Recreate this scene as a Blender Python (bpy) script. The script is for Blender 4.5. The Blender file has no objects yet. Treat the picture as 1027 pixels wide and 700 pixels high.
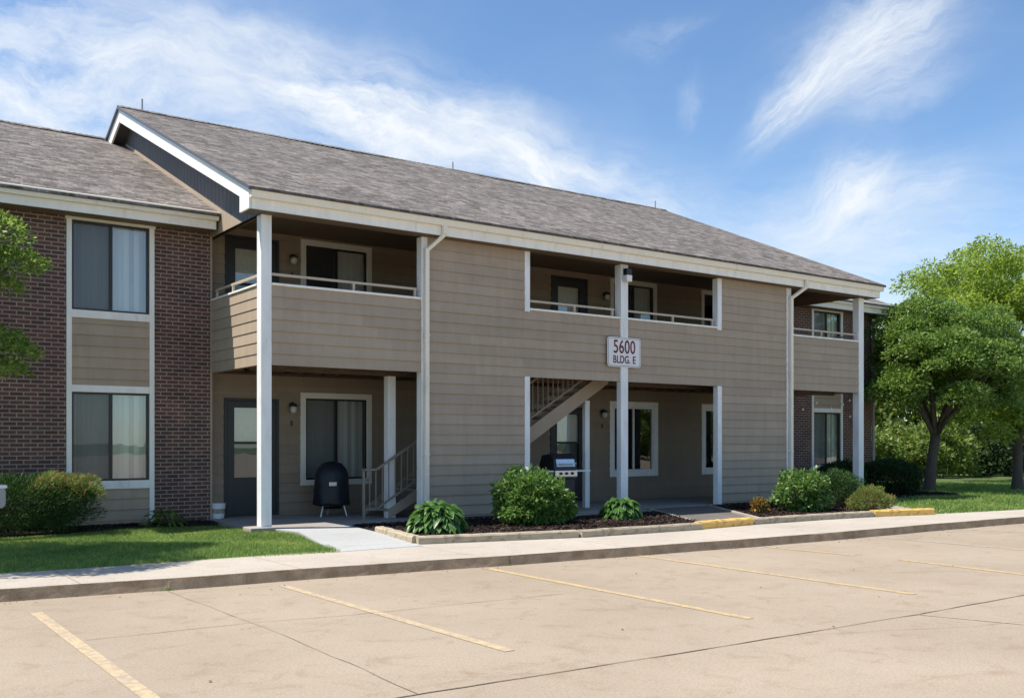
import bpy, math, random
import numpy as np
from mathutils import Vector
rnd=random.Random(7); rng=np.random.default_rng(7)
C=bpy.context.scene.collection
R=math.radians
# ------------------------------------------------------------------ materials
def newmat(name):
    m=bpy.data.materials.new(name); m.use_nodes=True
    nt=m.node_tree; b=nt.nodes['Principled BSDF']
    return m,nt,b
def nd(nt,t,**k):
    n=nt.nodes.new(t)
    for a,v in k.items():
        if a.startswith('i_'):
            key=a[2:]
            n.inputs[int(key) if key.isdigit() else key.replace('_',' ')].default_value=v
        else: setattr(n,a,v)
    return n
def L(nt,a,b): nt.links.new(a,b)
def ramp(nt,stops,fac=None):
    r=nd(nt,'ShaderNodeValToRGB'); e=r.color_ramp.elements
    while len(e)<len(stops): e.new(.5)
    for i,(p,c) in enumerate(stops):
        e[i].position=p; e[i].color=(*c,1) if len(c)==3 else c
    if fac is not None: L(nt,fac,r.inputs[0])
    return r
def mix(nt,fac,a,b,blend='MIX'):
    m=nd(nt,'ShaderNodeMix',data_type='RGBA',blend_type=blend)
    for s,v in ((m.inputs[0],fac),(m.inputs[6],a),(m.inputs[7],b)):
        if hasattr(v,'node'): L(nt,v,s)
        elif isinstance(v,(int,float)): s.default_value=v
        else: s.default_value=(*v,1)
    return m.outputs[2]
def noise(nt,scale,detail=4,rough=.55,vec=None,dist=0):
    n=nd(nt,'ShaderNodeTexNoise'); n.inputs['Scale'].default_value=scale; n.inputs['Detail'].default_value=detail
    n.inputs['Roughness'].default_value=rough; n.inputs['Distortion'].default_value=dist
    if vec is None:
        tc=nd(nt,'ShaderNodeTexCoord'); vec=tc.outputs['Object']
    L(nt,vec,n.inputs['Vector']); return n.outputs['Fac']
def mapping(nt,scale=(1,1,1),rot=(0,0,0)):
    tc=nd(nt,'ShaderNodeTexCoord'); mp=nd(nt,'ShaderNodeMapping'); mp.inputs['Scale'].default_value=scale; mp.inputs['Rotation'].default_value=rot
    L(nt,tc.outputs['Object'],mp.inputs[0]); return mp.outputs[0]
def bump(nt,h,b,strength=.3,dist=.01):
    bm=nd(nt,'ShaderNodeBump'); bm.inputs['Strength'].default_value=strength; bm.inputs['Distance'].default_value=dist
    L(nt,h,bm.inputs['Height']); L(nt,bm.outputs[0],b.inputs['Normal'])
def simple(name,col,rough=.6,var=.12,scale=3,spec=.4,metal=0,streak=None,bs=.15):
    m,nt,b=newmat(name)
    v=mapping(nt,streak) if streak else None
    n=noise(nt,scale,6,.6,v)
    c0=tuple(c*(1-var) for c in col); c1=tuple(min(1,c*(1+var)) for c in col)
    r=ramp(nt,[(.3,c0),(.7,c1)],n); L(nt,r.outputs[0],b.inputs['Base Color'])
    b.inputs['Roughness'].default_value=rough; b.inputs['Specular IOR Level'].default_value=spec; b.inputs['Metallic'].default_value=metal
    if bs: bump(nt,noise(nt,60,3),b,bs,.004)
    return m
M={}
M['recess']=simple('shaded_recess_siding',(.30,.23,.165),.65,.06,.9,.25,bs=.25)  # siding colour darkened to stand in for the deep shade of the recess
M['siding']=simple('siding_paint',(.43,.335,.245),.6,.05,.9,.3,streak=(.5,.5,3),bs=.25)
M['groove']=simple('gable_siding_paint',(.145,.137,.135),.65,.08,1.2,.3,bs=.25)
M['deckwood']=simple('deck_wood',(.11,.075,.05),.8,.35,4,.2,streak=(1,6,6))
M['white']=simple('white_trim_paint',(.90,.87,.80),.5,.06,2,.4,streak=(2,2,.5),bs=.1)
M['creamtrim']=simple('cream_trim_paint',(.74,.70,.60),.5,.05,2,.4,bs=.1)
M['gutter']=simple('gutter_paint',(.90,.81,.66),.4,.04,1.5,.5,streak=(1,1,1),bs=.05)
M['postwhite']=simple('post_paint',(.86,.85,.82),.55,.10,5,.35,streak=(1,1,.25),bs=.3)
M['bronze']=simple('bronze_frame',(.035,.028,.025),.4,.1,5,.5,metal=.3,bs=0)
M['vinyl']=simple('white_vinyl',(.75,.75,.72),.35,.03,2,.5,bs=0)
M['stormdoor']=simple('storm_door_paint',(.018,.02,.02),.45,.1,3,.5,bs=0)
M['rail']=simple('rail_paint',(.27,.225,.18),.5,.08,8,.4,bs=.1)
M['tanrail']=simple('tan_rail_paint',(.52,.42,.32),.5,.08,8,.4,bs=.1)
M['tread']=simple('stair_tread_concrete',(.30,.27,.23),.85,.15,6,.2)
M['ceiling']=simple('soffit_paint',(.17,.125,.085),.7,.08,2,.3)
M['drip']=simple('drip_edge_metal',(.10,.11,.12),.5,.1,3,.4,bs=0)
M['black']=simple('black_plastic',(.012,.012,.014),.45,.2,8,.5,bs=.2)
M['cover']=simple('black_vinyl_cover',(.010,.012,.018),.5,.3,6,.45,bs=.6)
M['steel']=simple('brushed_steel',(.62,.62,.63),.28,.08,10,.5,metal=.9,bs=.05)
M['chrome']=simple('bright_metal',(.8,.8,.8),.3,.02,5,.5,metal=.6,bs=0)
M['glassgrey']=simple('lamp_glass',(.55,.53,.48),.2,.05,5,.6,bs=0)
M['maroon']=simple('maroon_lettering',(.16,.012,.02),.5,.02,3,.3,bs=0)
M['signwhite']=simple('sign_face',(.80,.79,.77),.45,.02,4,.4,bs=0)
M['greybox']=simple('grey_enclosure',(.36,.35,.33),.4,.05,4,.4,bs=0)
M['soil']=simple('soil',(.035,.022,.015),.95,.4,12,.1,bs=.8)
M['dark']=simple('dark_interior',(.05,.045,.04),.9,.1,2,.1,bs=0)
M['bulb']=simple('bulb_white',(.8,.78,.7),.3,.02,3,.5,bs=0)
for _k in ('siding','recess'):
    _t=M[_k].node_tree; _b=_t.nodes['Principled BSDF']; _src=_b.inputs['Base Color'].links[0].from_socket
    _g=nd(_t,'ShaderNodeNewGeometry'); _r=ramp(_t,[(0,(.93,.93,.93)),(1,(1.05,1.05,1.04))],_g.outputs['Random Per Island'])
    _d=ramp(_t,[(.30,(.84,.83,.81)),(.45,(1,1,1))],noise(_t,.55,7,.7)); _v=ramp(_t,[(.35,(.93,.925,.91)),(.6,(1,1,1))],noise(_t,3,5,.6,mapping(_t,(2.5,2.5,.35))))
    L(_t,mix(_t,1,mix(_t,.6,mix(_t,1,_src,_r.outputs[0],'MULTIPLY'),_d.outputs[0],'MULTIPLY'),_v.outputs[0],'MULTIPLY'),_b.inputs['Base Color'])
for _k in ('postwhite','white','gutter'):
    _t=M[_k].node_tree; _b=_t.nodes['Principled BSDF']; _src=_b.inputs['Base Color'].links[0].from_socket
    _d=ramp(_t,[(.33,(.62,.58,.52)),(.42,(.93,.92,.90)),(.55,(1,1,1))],noise(_t,2.2,9,.72,mapping(_t,(3,3,.7))))
    L(_t,mix(_t,.4,_src,_d.outputs[0],'MULTIPLY'),_b.inputs['Base Color'])
# wood timbers
def timber_mat(name,c0,c1):
    m,nt,b=newmat(name)
    n=noise(nt,5,8,.65,mapping(nt,(1,8,14))); n2=noise(nt,9,5)
    r=ramp(nt,[(.3,c0),(.65,c1)],n); d=ramp(nt,[(.32,(.35,.3,.25)),(.48,(1,1,1))],n2)
    L(nt,mix(nt,.7,r.outputs[0],d.outputs[0],'MULTIPLY'),b.inputs['Base Color'])
    b.inputs['Roughness'].default_value=.85; bump(nt,n,b,.6,.01); return m
M['timber']=timber_mat('weathered_timber',(.34,.27,.18),(.50,.42,.30))
M['yellowtimber']=timber_mat('yellow_painted_concrete',(.72,.40,.08),(.85,.56,.18))
# brick
def brick_mat():
    m,nt,b=newmat('brown_brick')
    tc=nd(nt,'ShaderNodeTexCoord'); sp=nd(nt,'ShaderNodeSeparateXYZ'); L(nt,tc.outputs['Object'],sp.inputs[0])
    ad=nd(nt,'ShaderNodeMath',operation='ADD'); L(nt,sp.outputs[0],ad.inputs[0]); L(nt,sp.outputs[1],ad.inputs[1])
    cb=nd(nt,'ShaderNodeCombineXYZ'); L(nt,ad.outputs[0],cb.inputs[0]); L(nt,sp.outputs[2],cb.inputs[1])
    def bt(c1,c2,mo,w=.215,msz=.0105):
        t=nd(nt,'ShaderNodeTexBrick'); t.offset=.5; t.squash=1
        t.inputs['Color1'].default_value=(*c1,1); t.inputs['Color2'].default_value=(*c2,1); t.inputs['Mortar'].default_value=(*mo,1)
        t.inputs['Scale'].default_value=1; t.inputs['Brick Width'].default_value=w; t.inputs['Row Height'].default_value=.0715
        t.inputs['Mortar Size'].default_value=msz; t.inputs['Mortar Smooth'].default_value=.2
        L(nt,cb.outputs[0],t.inputs['Vector']); return t
    t=bt((.155,.074,.056),(.085,.045,.037),(.33,.265,.22))
    n=noise(nt,2.2,4); n2=noise(nt,40,4)
    r=ramp(nt,[(.3,(.75,.75,.78)),(.7,(1.15,1.1,1.05))],n)
    r2=ramp(nt,[(.3,(.8,.8,.8)),(.7,(1.2,1.2,1.2))],n2)
    L(nt,mix(nt,1,mix(nt,1,t.outputs[0],r.outputs[0],'MULTIPLY'),r2.outputs[0],'MULTIPLY'),b.inputs['Base Color'])
    b.inputs['Roughness'].default_value=.85
    inv=nd(nt,'ShaderNodeMath',operation='SUBTRACT'); inv.inputs[0].default_value=1; L(nt,t.outputs['Fac'],inv.inputs[1])
    bump(nt,inv.outputs[0],b,.7,.008); return m
M['brick']=brick_mat()
def shingle_mat():
    m,nt,b=newmat('asphalt_shingles')
    tc=nd(nt,'ShaderNodeTexCoord')
    def bt(w,h,off,sc,seedshift):
        mp=nd(nt,'ShaderNodeMapping'); mp.inputs['Location'].default_value=(seedshift,seedshift*.37,0); mp.inputs['Scale'].default_value=(1,1.088,0)
        L(nt,tc.outputs['Object'],mp.inputs[0])
        t=nd(nt,'ShaderNodeTexBrick'); t.offset=off; t.offset_frequency=2; t.squash=sc; t.squash_frequency=3
        t.inputs['Color1'].default_value=(0,0,0,1); t.inputs['Color2'].default_value=(1,1,1,1); t.inputs['Mortar'].default_value=(.0,.0,.0,1)
        t.inputs['Scale'].default_value=1; t.inputs['Brick Width'].default_value=w; t.inputs['Row Height'].default_value=h
        t.inputs['Mortar Size'].default_value=.004; t.inputs['Mortar Smooth'].default_value=.3
        L(nt,mp.outputs[0],t.inputs['Vector']); return t
    a=bt(.20,.143,.37,1.3,0); c=bt(.09,.0715,.61,.7,3.7)
    s=nd(nt,'ShaderNodeMix',data_type='RGBA'); s.inputs[0].default_value=.4
    L(nt,a.outputs[0],s.inputs[6]); L(nt,c.outputs[0],s.inputs[7])
    r=ramp(nt,[(.0,(.085,.073,.063)),(.3,(.150,.130,.112)),(.6,(.225,.197,.174)),(1,(.34,.30,.268))],s.outputs[2])
    n=noise(nt,.9,3); n2=noise(nt,24,5,.7)
    g=ramp(nt,[(.3,(.86,.86,.88)),(.7,(1.12,1.1,1.08))],n); g2=ramp(nt,[(.3,(.7,.7,.7)),(.7,(1.3,1.3,1.3))],n2)
    L(nt,mix(nt,1,mix(nt,1,r.outputs[0],g.outputs[0],'MULTIPLY'),g2.outputs[0],'MULTIPLY'),b.inputs['Base Color'])
    b.inputs['Roughness'].default_value=.95; b.inputs['Specular IOR Level'].default_value=.15
    bump(nt,s.outputs[2],b,.9,.02); return m
M['shingle']=shingle_mat()
def concrete_mat(name,c0,c1,scale=.5,joint=None,stain=.5,jcol=.5):
    m,nt,b=newmat(name)
    big=noise(nt,scale,6,.6); fine=noise(nt,55,5,.75); med=noise(nt,3.2,7,.7,dist=.6)
    r=ramp(nt,[(.3,c0),(.7,c1)],big)
    f=ramp(nt,[(.28,(.70,.69,.67)),(.5,(1,1,1)),(.72,(1.22,1.21,1.18))],fine)
    s=ramp(nt,[(.30,(.80,.74,.68)),(.46,(1,1,1)),(.7,(1.05,1.05,1.05))],med)
    c=mix(nt,1,r.outputs[0],f.outputs[0],'MULTIPLY'); c=mix(nt,stain,c,s.outputs[0],'MULTIPLY')
    sp=nd(nt,'ShaderNodeTexVoronoi'); sp.inputs['Scale'].default_value=1.6; tc=nd(nt,'ShaderNodeTexCoord'); L(nt,tc.outputs['Object'],sp.inputs['Vector'])
    sr=ramp(nt,[(.0,(.45,.38,.32)),(.028,(.6,.5,.42)),(.045,(1,1,1))],sp.outputs['Distance'])
    c=mix(nt,.55,c,sr.outputs[0],'MULTIPLY')
    if joint:
        t=nd(nt,'ShaderNodeTexBrick'); t.offset=0
        t.inputs['Color1'].default_value=(1,1,1,1); t.inputs['Color2'].default_value=(1,1,1,1); t.inputs['Mortar'].default_value=(jcol,jcol*.9,jcol*.8,1)
        t.inputs['Scale'].default_value=1; t.inputs['Brick Width'].default_value=joint[0]; t.inputs['Row Height'].default_value=joint[1]; t.inputs['Mortar Size'].default_value=.008
        L(nt,tc.outputs['Object'],t.inputs['Vector']); c=mix(nt,1,c,t.outputs[0],'MULTIPLY')
    L(nt,c,b.inputs['Base Color']); b.inputs['Roughness'].default_value=.9; b.inputs['Specular IOR Level'].default_value=.2
    bump(nt,fine,b,.25,.006); return m
M['lot']=concrete_mat('parking_concrete',(.33,.262,.190),(.395,.318,.236),.35,None,.78)
M['sidewalk']=concrete_mat('sidewalk_concrete',(.42,.365,.30),(.50,.44,.365),.6,(2.4,90),.6,.62)
M['kerbface']=concrete_mat('kerb_concrete',(.30,.205,.125),(.50,.365,.235),4.5,None,.9)
M['patio']=concrete_mat('patio_concrete',(.30,.27,.235),(.37,.335,.29),.8,None,.6)
M['newwalk']=concrete_mat('new_walk_concrete',(.40,.40,.385),(.45,.45,.43),.6,(90,1.6),.4,.6)
M['darkwalk']=concrete_mat('dark_walk_concrete',(.13,.115,.10),(.18,.16,.14),.8,None,.6)
def paint_mat(name,c):
    m,nt,b=newmat(name)
    n=noise(nt,14,9,.8); r=ramp(nt,[(.43,(.36,.29,.215)),(.56,c),(.7,tuple(min(1,x*1.08) for x in c))],n)
    L(nt,r.outputs[0],b.inputs['Base Color']); b.inputs['Roughness'].default_value=.8; return m
M['yellowline']=paint_mat('yellow_line_paint',(.60,.405,.16)); M['paleline']=paint_mat('faded_line_paint',(.56,.41,.23)); M['whiteline']=paint_mat('whitish_line_paint',(.47,.41,.31))
def grass_ground():
    m,nt,b=newmat('lawn_ground')
    n=noise(nt,1.2,5); n2=noise(nt,30,6,.7)
    r=ramp(nt,[(.3,(.055,.085,.018)),(.55,(.10,.15,.035)),(.75,(.17,.18,.07))],n); f=ramp(nt,[(.3,(.6,.6,.6)),(.7,(1.3,1.3,1.2))],n2)
    L(nt,mix(nt,1,r.outputs[0],f.outputs[0],'MULTIPLY'),b.inputs['Base Color']); b.inputs['Roughness'].default_value=.95; bump(nt,n2,b,1,.05); return m
M['lawn']=grass_ground()
def mulch_mat():
    m,nt,b=newmat('dark_mulch')
    n=noise(nt,45,8,.8); r=ramp(nt,[(.35,(.010,.007,.006)),(.55,(.032,.022,.018)),(.75,(.085,.06,.045))],n)
    L(nt,r.outputs[0],b.inputs['Base Color']); b.inputs['Roughness'].default_value=.95; bump(nt,n,b,1,.05); return m
M['mulch']=mulch_mat()
def island_mat(name,stops,trans=.35,rough=.5,spec=.4):
    m,nt,b=newmat(name)
    g=nd(nt,'ShaderNodeNewGeometry'); r=ramp(nt,stops,g.outputs['Random Per Island'])
    L(nt,r.outputs[0],b.inputs['Base Color']); b.inputs['Roughness'].default_value=rough; b.inputs['Specular IOR Level'].default_value=spec
    if trans:
        t=nd(nt,'ShaderNodeBsdfTranslucent'); hs=nd(nt,'ShaderNodeHueSaturation'); hs.inputs['Value'].default_value=1.5; hs.inputs['Hue'].default_value=.49
        L(nt,r.outputs[0],hs.inputs['Color']); L(nt,hs.outputs[0],t.inputs[0])
        mx=nd(nt,'ShaderNodeMixShader'); mx.inputs[0].default_value=trans
        L(nt,b.outputs[0],mx.inputs[1]); L(nt,t.outputs[0],mx.inputs[2]); L(nt,mx.outputs[0],nt.nodes['Material Output'].inputs[0])
    return m
M['mulchchip']=island_mat('mulch_chips',[(0,(.012,.008,.007)),(.6,(.04,.026,.02)),(.95,(.075,.05,.038)),(1,(.20,.15,.11))],0,.9,.1)
M['litter']=island_mat('leaf_litter',[(0,(.05,.035,.025)),(.6,(.12,.08,.05)),(1,(.3,.22,.15))],0,.9,.1)
M['grass']=island_mat('grass_blades',[(0,(.09,.18,.035)),(.5,(.18,.30,.06)),(.85,(.29,.40,.11)),(1,(.5,.46,.24))],.4,.6,.2)
_g=M['grass'].node_tree; _r=[n for n in _g.nodes if n.type=='VALTORGB'][0]; _n=noise(_g,.9,5,.65)
_p=ramp(_g,[(.30,(.62,.72,.6)),(.50,(1,1,1)),(.60,(1.25,1.12,1.0)),(.72,(1.9,1.35,1.3))],_n); _m=mix(_g,1,_r.outputs[0],_p.outputs[0],'MULTIPLY')
for _l in [l for l in _g.links if l.from_node==_r and l.to_node!=_m.node]: 
    _t=_l.to_socket; _g.links.remove(_l); L(_g,_m,_t)
M['leafA']=island_mat('ornamental_leaves',[(0,(.055,.12,.018)),(.5,(.13,.225,.035)),(1,(.26,.36,.085))],.48,.4,.5)
M['leafB']=island_mat('pale_leaves',[(0,(.11,.19,.02)),(.5,(.23,.33,.04)),(1,(.40,.48,.09))],.55)
M['leafL']=island_mat('corner_tree_leaves',[(0,(.06,.13,.02)),(.5,(.15,.24,.04)),(1,(.30,.38,.08))],.5)
M['leafShrub']=island_mat('shrub_leaves',[(0,(.05,.13,.02)),(.5,(.10,.20,.035)),(1,(.22,.33,.08))],.35,.4,.5)
M['leafShrub2']=island_mat('shrub_leaves_pale',[(0,(.05,.13,.02)),(.6,(.11,.21,.035)),(.85,(.20,.30,.08)),(1,(.42,.5,.2))],.3,.4,.5)
M['hosta']=island_mat('hosta_leaves',[(0,(.05,.13,.025)),(.7,(.09,.2,.04)),(1,(.2,.32,.1))],.3,.4,.5)
M['juniper']=island_mat('juniper_needles',[(0,(.015,.05,.012)),(.6,(.04,.095,.02)),(1,(.11,.17,.045))],.15,.7,.2)
M['junlight']=island_mat('juniper_light_tips',[(0,(.10,.17,.03)),(.6,(.2,.27,.06)),(.9,(.3,.22,.09)),(1,(.5,.2,.08))],.25,.7,.2)
M['orangeleaf']=island_mat('orange_leaves',[(0,(.06,.13,.03)),(.5,(.12,.15,.03)),(.7,(.45,.16,.03)),(1,(.6,.28,.06))],.3)
M['hedge']=island_mat('yew_hedge_needles',[(0,(.010,.028,.009)),(.6,(.02,.05,.014)),(1,(.05,.09,.025))],.1,.7,.2)
M['bgleaf']=island_mat('distant_leaves',[(0,(.06,.11,.015)),(.5,(.14,.21,.035)),(1,(.30,.36,.09))],.45)
M['bgdark']=island_mat('distant_dark_leaves',[(0,(.012,.03,.008)),(.6,(.03,.06,.014)),(1,(.07,.12,.03))],.2)
M['bark']=timber_mat('tree_bark',(.05,.038,.028),(.14,.11,.085))
def glass_mat(name,tint,extra=.05,rough=0):
    m,nt,b=newmat(name); nt.nodes.remove(b)
    t=nd(nt,'ShaderNodeBsdfTransparent'); t.inputs[0].default_value=(*tint,1)
    g=nd(nt,'ShaderNodeBsdfGlossy'); g.inputs['Roughness'].default_value=rough; g.inputs[0].default_value=(.92,.96,1,1)
    tc=nd(nt,'ShaderNodeTexCoord'); n=nd(nt,'ShaderNodeTexNoise'); n.inputs['Scale'].default_value=1.3; L(nt,tc.outputs['Object'],n.inputs['Vector'])
    bp=nd(nt,'ShaderNodeBump'); bp.inputs['Strength'].default_value=.12; bp.inputs['Distance'].default_value=.02; L(nt,n.outputs[0],bp.inputs['Height']); L(nt,bp.outputs[0],g.inputs['Normal'])
    f=nd(nt,'ShaderNodeFresnel'); f.inputs[0].default_value=1.55
    a=nd(nt,'ShaderNodeMath',operation='MULTIPLY_ADD'); a.inputs[1].default_value=1.6; a.inputs[2].default_value=extra; L(nt,f.outputs[0],a.inputs[0])
    mx=nd(nt,'ShaderNodeMixShader'); L(nt,a.outputs[0],mx.inputs[0]); L(nt,t.outputs[0],mx.inputs[1]); L(nt,g.outputs[0],mx.inputs[2])
    L(nt,mx.outputs[0],nt.nodes['Material Output'].inputs[0]); return m
M['glass']=glass_mat('window_glass',(.93,.95,.94))
M['skyglass']=glass_mat('reflective_window_glass',(.90,.94,.94),.10)
M['darkglass']=glass_mat('dark_window_glass',(.55,.58,.57),.03)
def screen_mat():
    m,nt,b=newmat('insect_screen'); b.inputs['Base Color'].default_value=(.06,.06,.06,1); b.inputs['Roughness'].default_value=.7
    t=nd(nt,'ShaderNodeBsdfTransparent'); mx=nd(nt,'ShaderNodeMixShader'); mx.inputs[0].default_value=.5
    L(nt,b.outputs[0],mx.inputs[1]); L(nt,t.outputs[0],mx.inputs[2]); L(nt,mx.outputs[0],nt.nodes['Material Output'].inputs[0]); return m
M['screen']=screen_mat()
M['blind']=simple('vertical_blinds',(.88,.87,.80),.6,.06,3,.3,streak=(8,8,.3),bs=0)
_t=M['blind'].node_tree; _b=_t.nodes['Principled BSDF']; _src=_b.inputs['Base Color'].links[0].from_socket
_g=nd(_t,'ShaderNodeNewGeometry'); _r=ramp(_t,[(0,(.62,.62,.60)),(.5,(.92,.92,.91)),(1,(1,1,1))],_g.outputs['Random Per Island'])
L(_t,mix(_t,1,_src,_r.outputs[0],'MULTIPLY'),_b.inputs['Base Color'])
M['curtain']=simple('door_curtain',(.70,.68,.60),.8,.08,6,.2,streak=(9,9,.6),bs=0)
# ------------------------------------------------------------------ mesh helpers
class MB:
    def __init__(s): s.v=[]; s.f=[]
    def add(s,vs,fs):
        o=len(s.v); s.v+= [tuple(p) for p in vs]; s.f+=[tuple(i+o for i in f) for f in fs]; return s
    def box(s,x0,x1,y0,y1,z0,z1):
        return s.add([(x0,y0,z0),(x1,y0,z0),(x1,y1,z0),(x0,y1,z0),(x0,y0,z1),(x1,y0,z1),(x1,y1,z1),(x0,y1,z1)],
          [(0,3,2,1),(4,5,6,7),(0,1,5,4),(1,2,6,5),(2,3,7,6),(3,0,4,7)])
    def obox(s,a,b,w,h,up=(0,0,1)):
        """bar from a to b, width w (sideways), height h"""
        a=Vector(a); b=Vector(b); d=(b-a).normalized(); sd=d.cross(Vector(up))
        if sd.length<1e-4: sd=d.cross(Vector((0,1,0)))
        sd.normalize(); u=sd.cross(d).normalized(); sd*=w/2; u*=h/2
        vs=[a-sd-u,a+sd-u,a+sd+u,a-sd+u,b-sd-u,b+sd-u,b+sd+u,b-sd+u]
        return s.add(vs,[(0,1,2,3),(7,6,5,4),(0,4,5,1),(1,5,6,2),(2,6,7,3),(3,7,4,0)])
    def prism(s,poly,axis,a,b):
        """poly (p,q) extruded along axis from a to b. axis x:(y,z) y:(x,z) z:(x,y)"""
        def P(p,q,t): return {'x':(t,p,q),'y':(p,t,q),'z':(p,q,t)}[axis]
        n=len(poly); vs=[P(p,q,a) for p,q in poly]+[P(p,q,b) for p,q in poly]
        return s.add(vs,[tuple(range(n))[::-1],tuple(range(n,2*n))]+[(i,(i+1)%n,n+(i+1)%n,n+i) for i in range(n)])
    def tube(s,pts,rad,n=8,cap=True):
        pts=[Vector(p) for p in pts]; rad=rad if isinstance(rad,(list,tuple)) else [rad]*len(pts)
        o=len(s.v); up=Vector((0,0,1))
        for i,p in enumerate(pts):
            d=(pts[min(i+1,len(pts)-1)]-pts[max(i-1,0)]).normalized()
            a=d.cross(up)
            if a.length<.05: a=d.cross(Vector((1,0,0)))
            a.normalize(); b=d.cross(a)
            for k in range(n):
                t=2*math.pi*k/n; s.v.append(tuple(p+(a*math.cos(t)+b*math.sin(t))*rad[i]))
        for i in range(len(pts)-1):
            for k in range(n):
                q=(k+1)%n; s.f.append((o+i*n+k,o+i*n+q,o+(i+1)*n+q,o+(i+1)*n+k))
        if cap: s.f.append(tuple(o+k for k in range(n))[::-1]); s.f.append(tuple(o+(len(pts)-1)*n+k for k in range(n)))
        return s
    def lathe(s,prof,cx=0,cy=0,n=24):
        o=len(s.v)
        for r,z in prof:
            for k in range(n):
                t=2*math.pi*k/n; s.v.append((cx+r*math.cos(t),cy+r*math.sin(t),z))
        for i in range(len(prof)-1):
            for k in range(n):
                q=(k+1)%n; s.f.append((o+i*n+k,o+i*n+q,o+(i+1)*n+q,o+(i+1)*n+k))
        s.f.append(tuple(o+k for k in range(n))[::-1]); s.f.append(tuple(o+(len(prof)-1)*n+k for k in range(n)))
        return s
    def build(s,name,mat,parent=None,smooth=False,bevel=0,world=True):
        me=bpy.data.meshes.new(name); me.from_pydata(s.v,[],s.f); me.update()
        return link(name,me,mat,parent,smooth,bevel)
def link(name,me,mat,parent=None,smooth=False,bevel=0):
    o=bpy.data.objects.new(name,me); C.objects.link(o)
    me.materials.append(M[mat] if isinstance(mat,str) else mat)
    if smooth: me.polygons.foreach_set('use_smooth',[True]*len(me.polygons))
    if parent is not None:
        o.parent=parent
        if parent.type=='EMPTY' and parent.get('_abs'): o.location=-parent.location
    if bevel:
        m=o.modifiers.new('bevel','BEVEL'); m.width=bevel; m.segments=2; m.limit_method='ANGLE'
    return o
def np_obj(name,V,F,mat,parent=None):
    me=bpy.data.meshes.new(name); V=np.asarray(V,dtype=np.float32); F=np.asarray(F,dtype=np.int32)
    k=F.shape[1]; me.vertices.add(len(V)); me.vertices.foreach_set('co',V.ravel())
    me.loops.add(F.size); me.loops.foreach_set('vertex_index',F.ravel())
    me.polygons.add(len(F)); me.polygons.foreach_set('loop_start',np.arange(0,F.size,k,dtype=np.int32)); me.polygons.foreach_set('loop_total',np.full(len(F),k,dtype=np.int32))
    me.update(calc_edges=True); me.validate()
    return link(name,me,mat,parent)
def empty(name,loc,label,cat,group=None,absolute=False,rz=0):
    o=bpy.data.objects.new(name,None); C.objects.link(o); o.location=loc; o.rotation_euler=(0,0,rz); o.empty_display_size=.2
    o['label']=label; o['category']=cat
    if group: o['group']=group
    if absolute: o['_abs']=1
    return o
def tag(o,label=None,cat=None,group=None,kind=None):
    if label: o['label']=label
    if cat: o['category']=cat
    if group: o['group']=group
    if kind: o['kind']=kind
    return o
def copy_tree(o,parent=None):
    c=o.copy(); C.objects.link(c); c.parent=parent
    for ch in [x for x in bpy.data.objects if x.parent==o]: copy_tree(ch,c)
    return c
# ------------------------------------------------------------------ constants from the photograph
YF=15.80; YB=18.55; YW=18.25           # siding front, entry back wall, brick wing front
LZ=2.74; E_=.1914                       # lap line phase, lap exposure
def lap(mb,p0,p1,z0,z1,plane,holes=(),axis='x',thick=.09,sgn=-1):
    """lapped siding on a plane; faces sgn side; holes (p0,p1,z0,z1)"""
    zs={z0,z1}
    k=math.floor((z0-LZ)/E_)
    while LZ+k*E_<z1:
        if LZ+k*E_>z0: zs.add(LZ+k*E_)
        k+=1
    for h in holes:
        for z in h[2:]:
            if z0<z<z1: zs.add(z)
    zs=sorted(zs)
    for za,zb in zip(zs,zs[1:]):
        if zb-za<1e-4: continue
        zm=(za+zb)/2; kk=math.floor((zm-LZ)/E_); zl=LZ+kk*E_
        off=lambda z:.028-.024*(z-zl)/E_
        iv=[(p0,p1)]
        for h in holes:
            if h[2]<zm<h[3]:
                n=[]
                for a,b in iv:
                    if h[0]>a: n.append((a,min(b,h[0])))
                    if h[1]<b: n.append((max(a,h[1]),b))
                iv=[(a,b) for a,b in n if b-a>1e-4]
        for a,b in iv:
            # split into boards with tiny joints
            poly=[(plane+sgn*off(za),za),(plane+sgn*off(zb),zb),(plane-sgn*thick,zb),(plane-sgn*thick,za)]
            r=random.Random(int(kk*7+a*3)); cuts=[a]
            x=a+r.uniform(.8,3.4)
            while x<b-.3: cuts.append(x); x+=3.66
            cuts.append(b)
            for c0,c1 in zip(cuts,cuts[1:]):
                mb.prism(poly,axis,c0+(.0005 if c0>a else 0),c1-(.0005 if c1<b else 0))
    return mb
def slab_holes(mb,p0,p1,z0,z1,y0,y1,holes,axis='x'):
    zs=sorted({z0,z1}|{z for h in holes for z in h[2:] if z0<z<z1})
    for za,zb in zip(zs,zs[1:]):
        zm=(za+zb)/2; iv=[(p0,p1)]
        for h in holes:
            if h[2]<zm<h[3]:
                n=[]
                for a,b in iv:
                    if h[0]>a: n.append((a,min(b,h[0])))
                    if h[1]<b: n.append((max(a,h[1]),b))
                iv=[(a,b) for a,b in n if b-a>1e-4]
        for a,b in iv:
            if axis=='x': mb.box(a,b,y0,y1,za,zb)
            else: mb.box(y0,y1,a,b,za,zb)
    return mb
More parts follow.
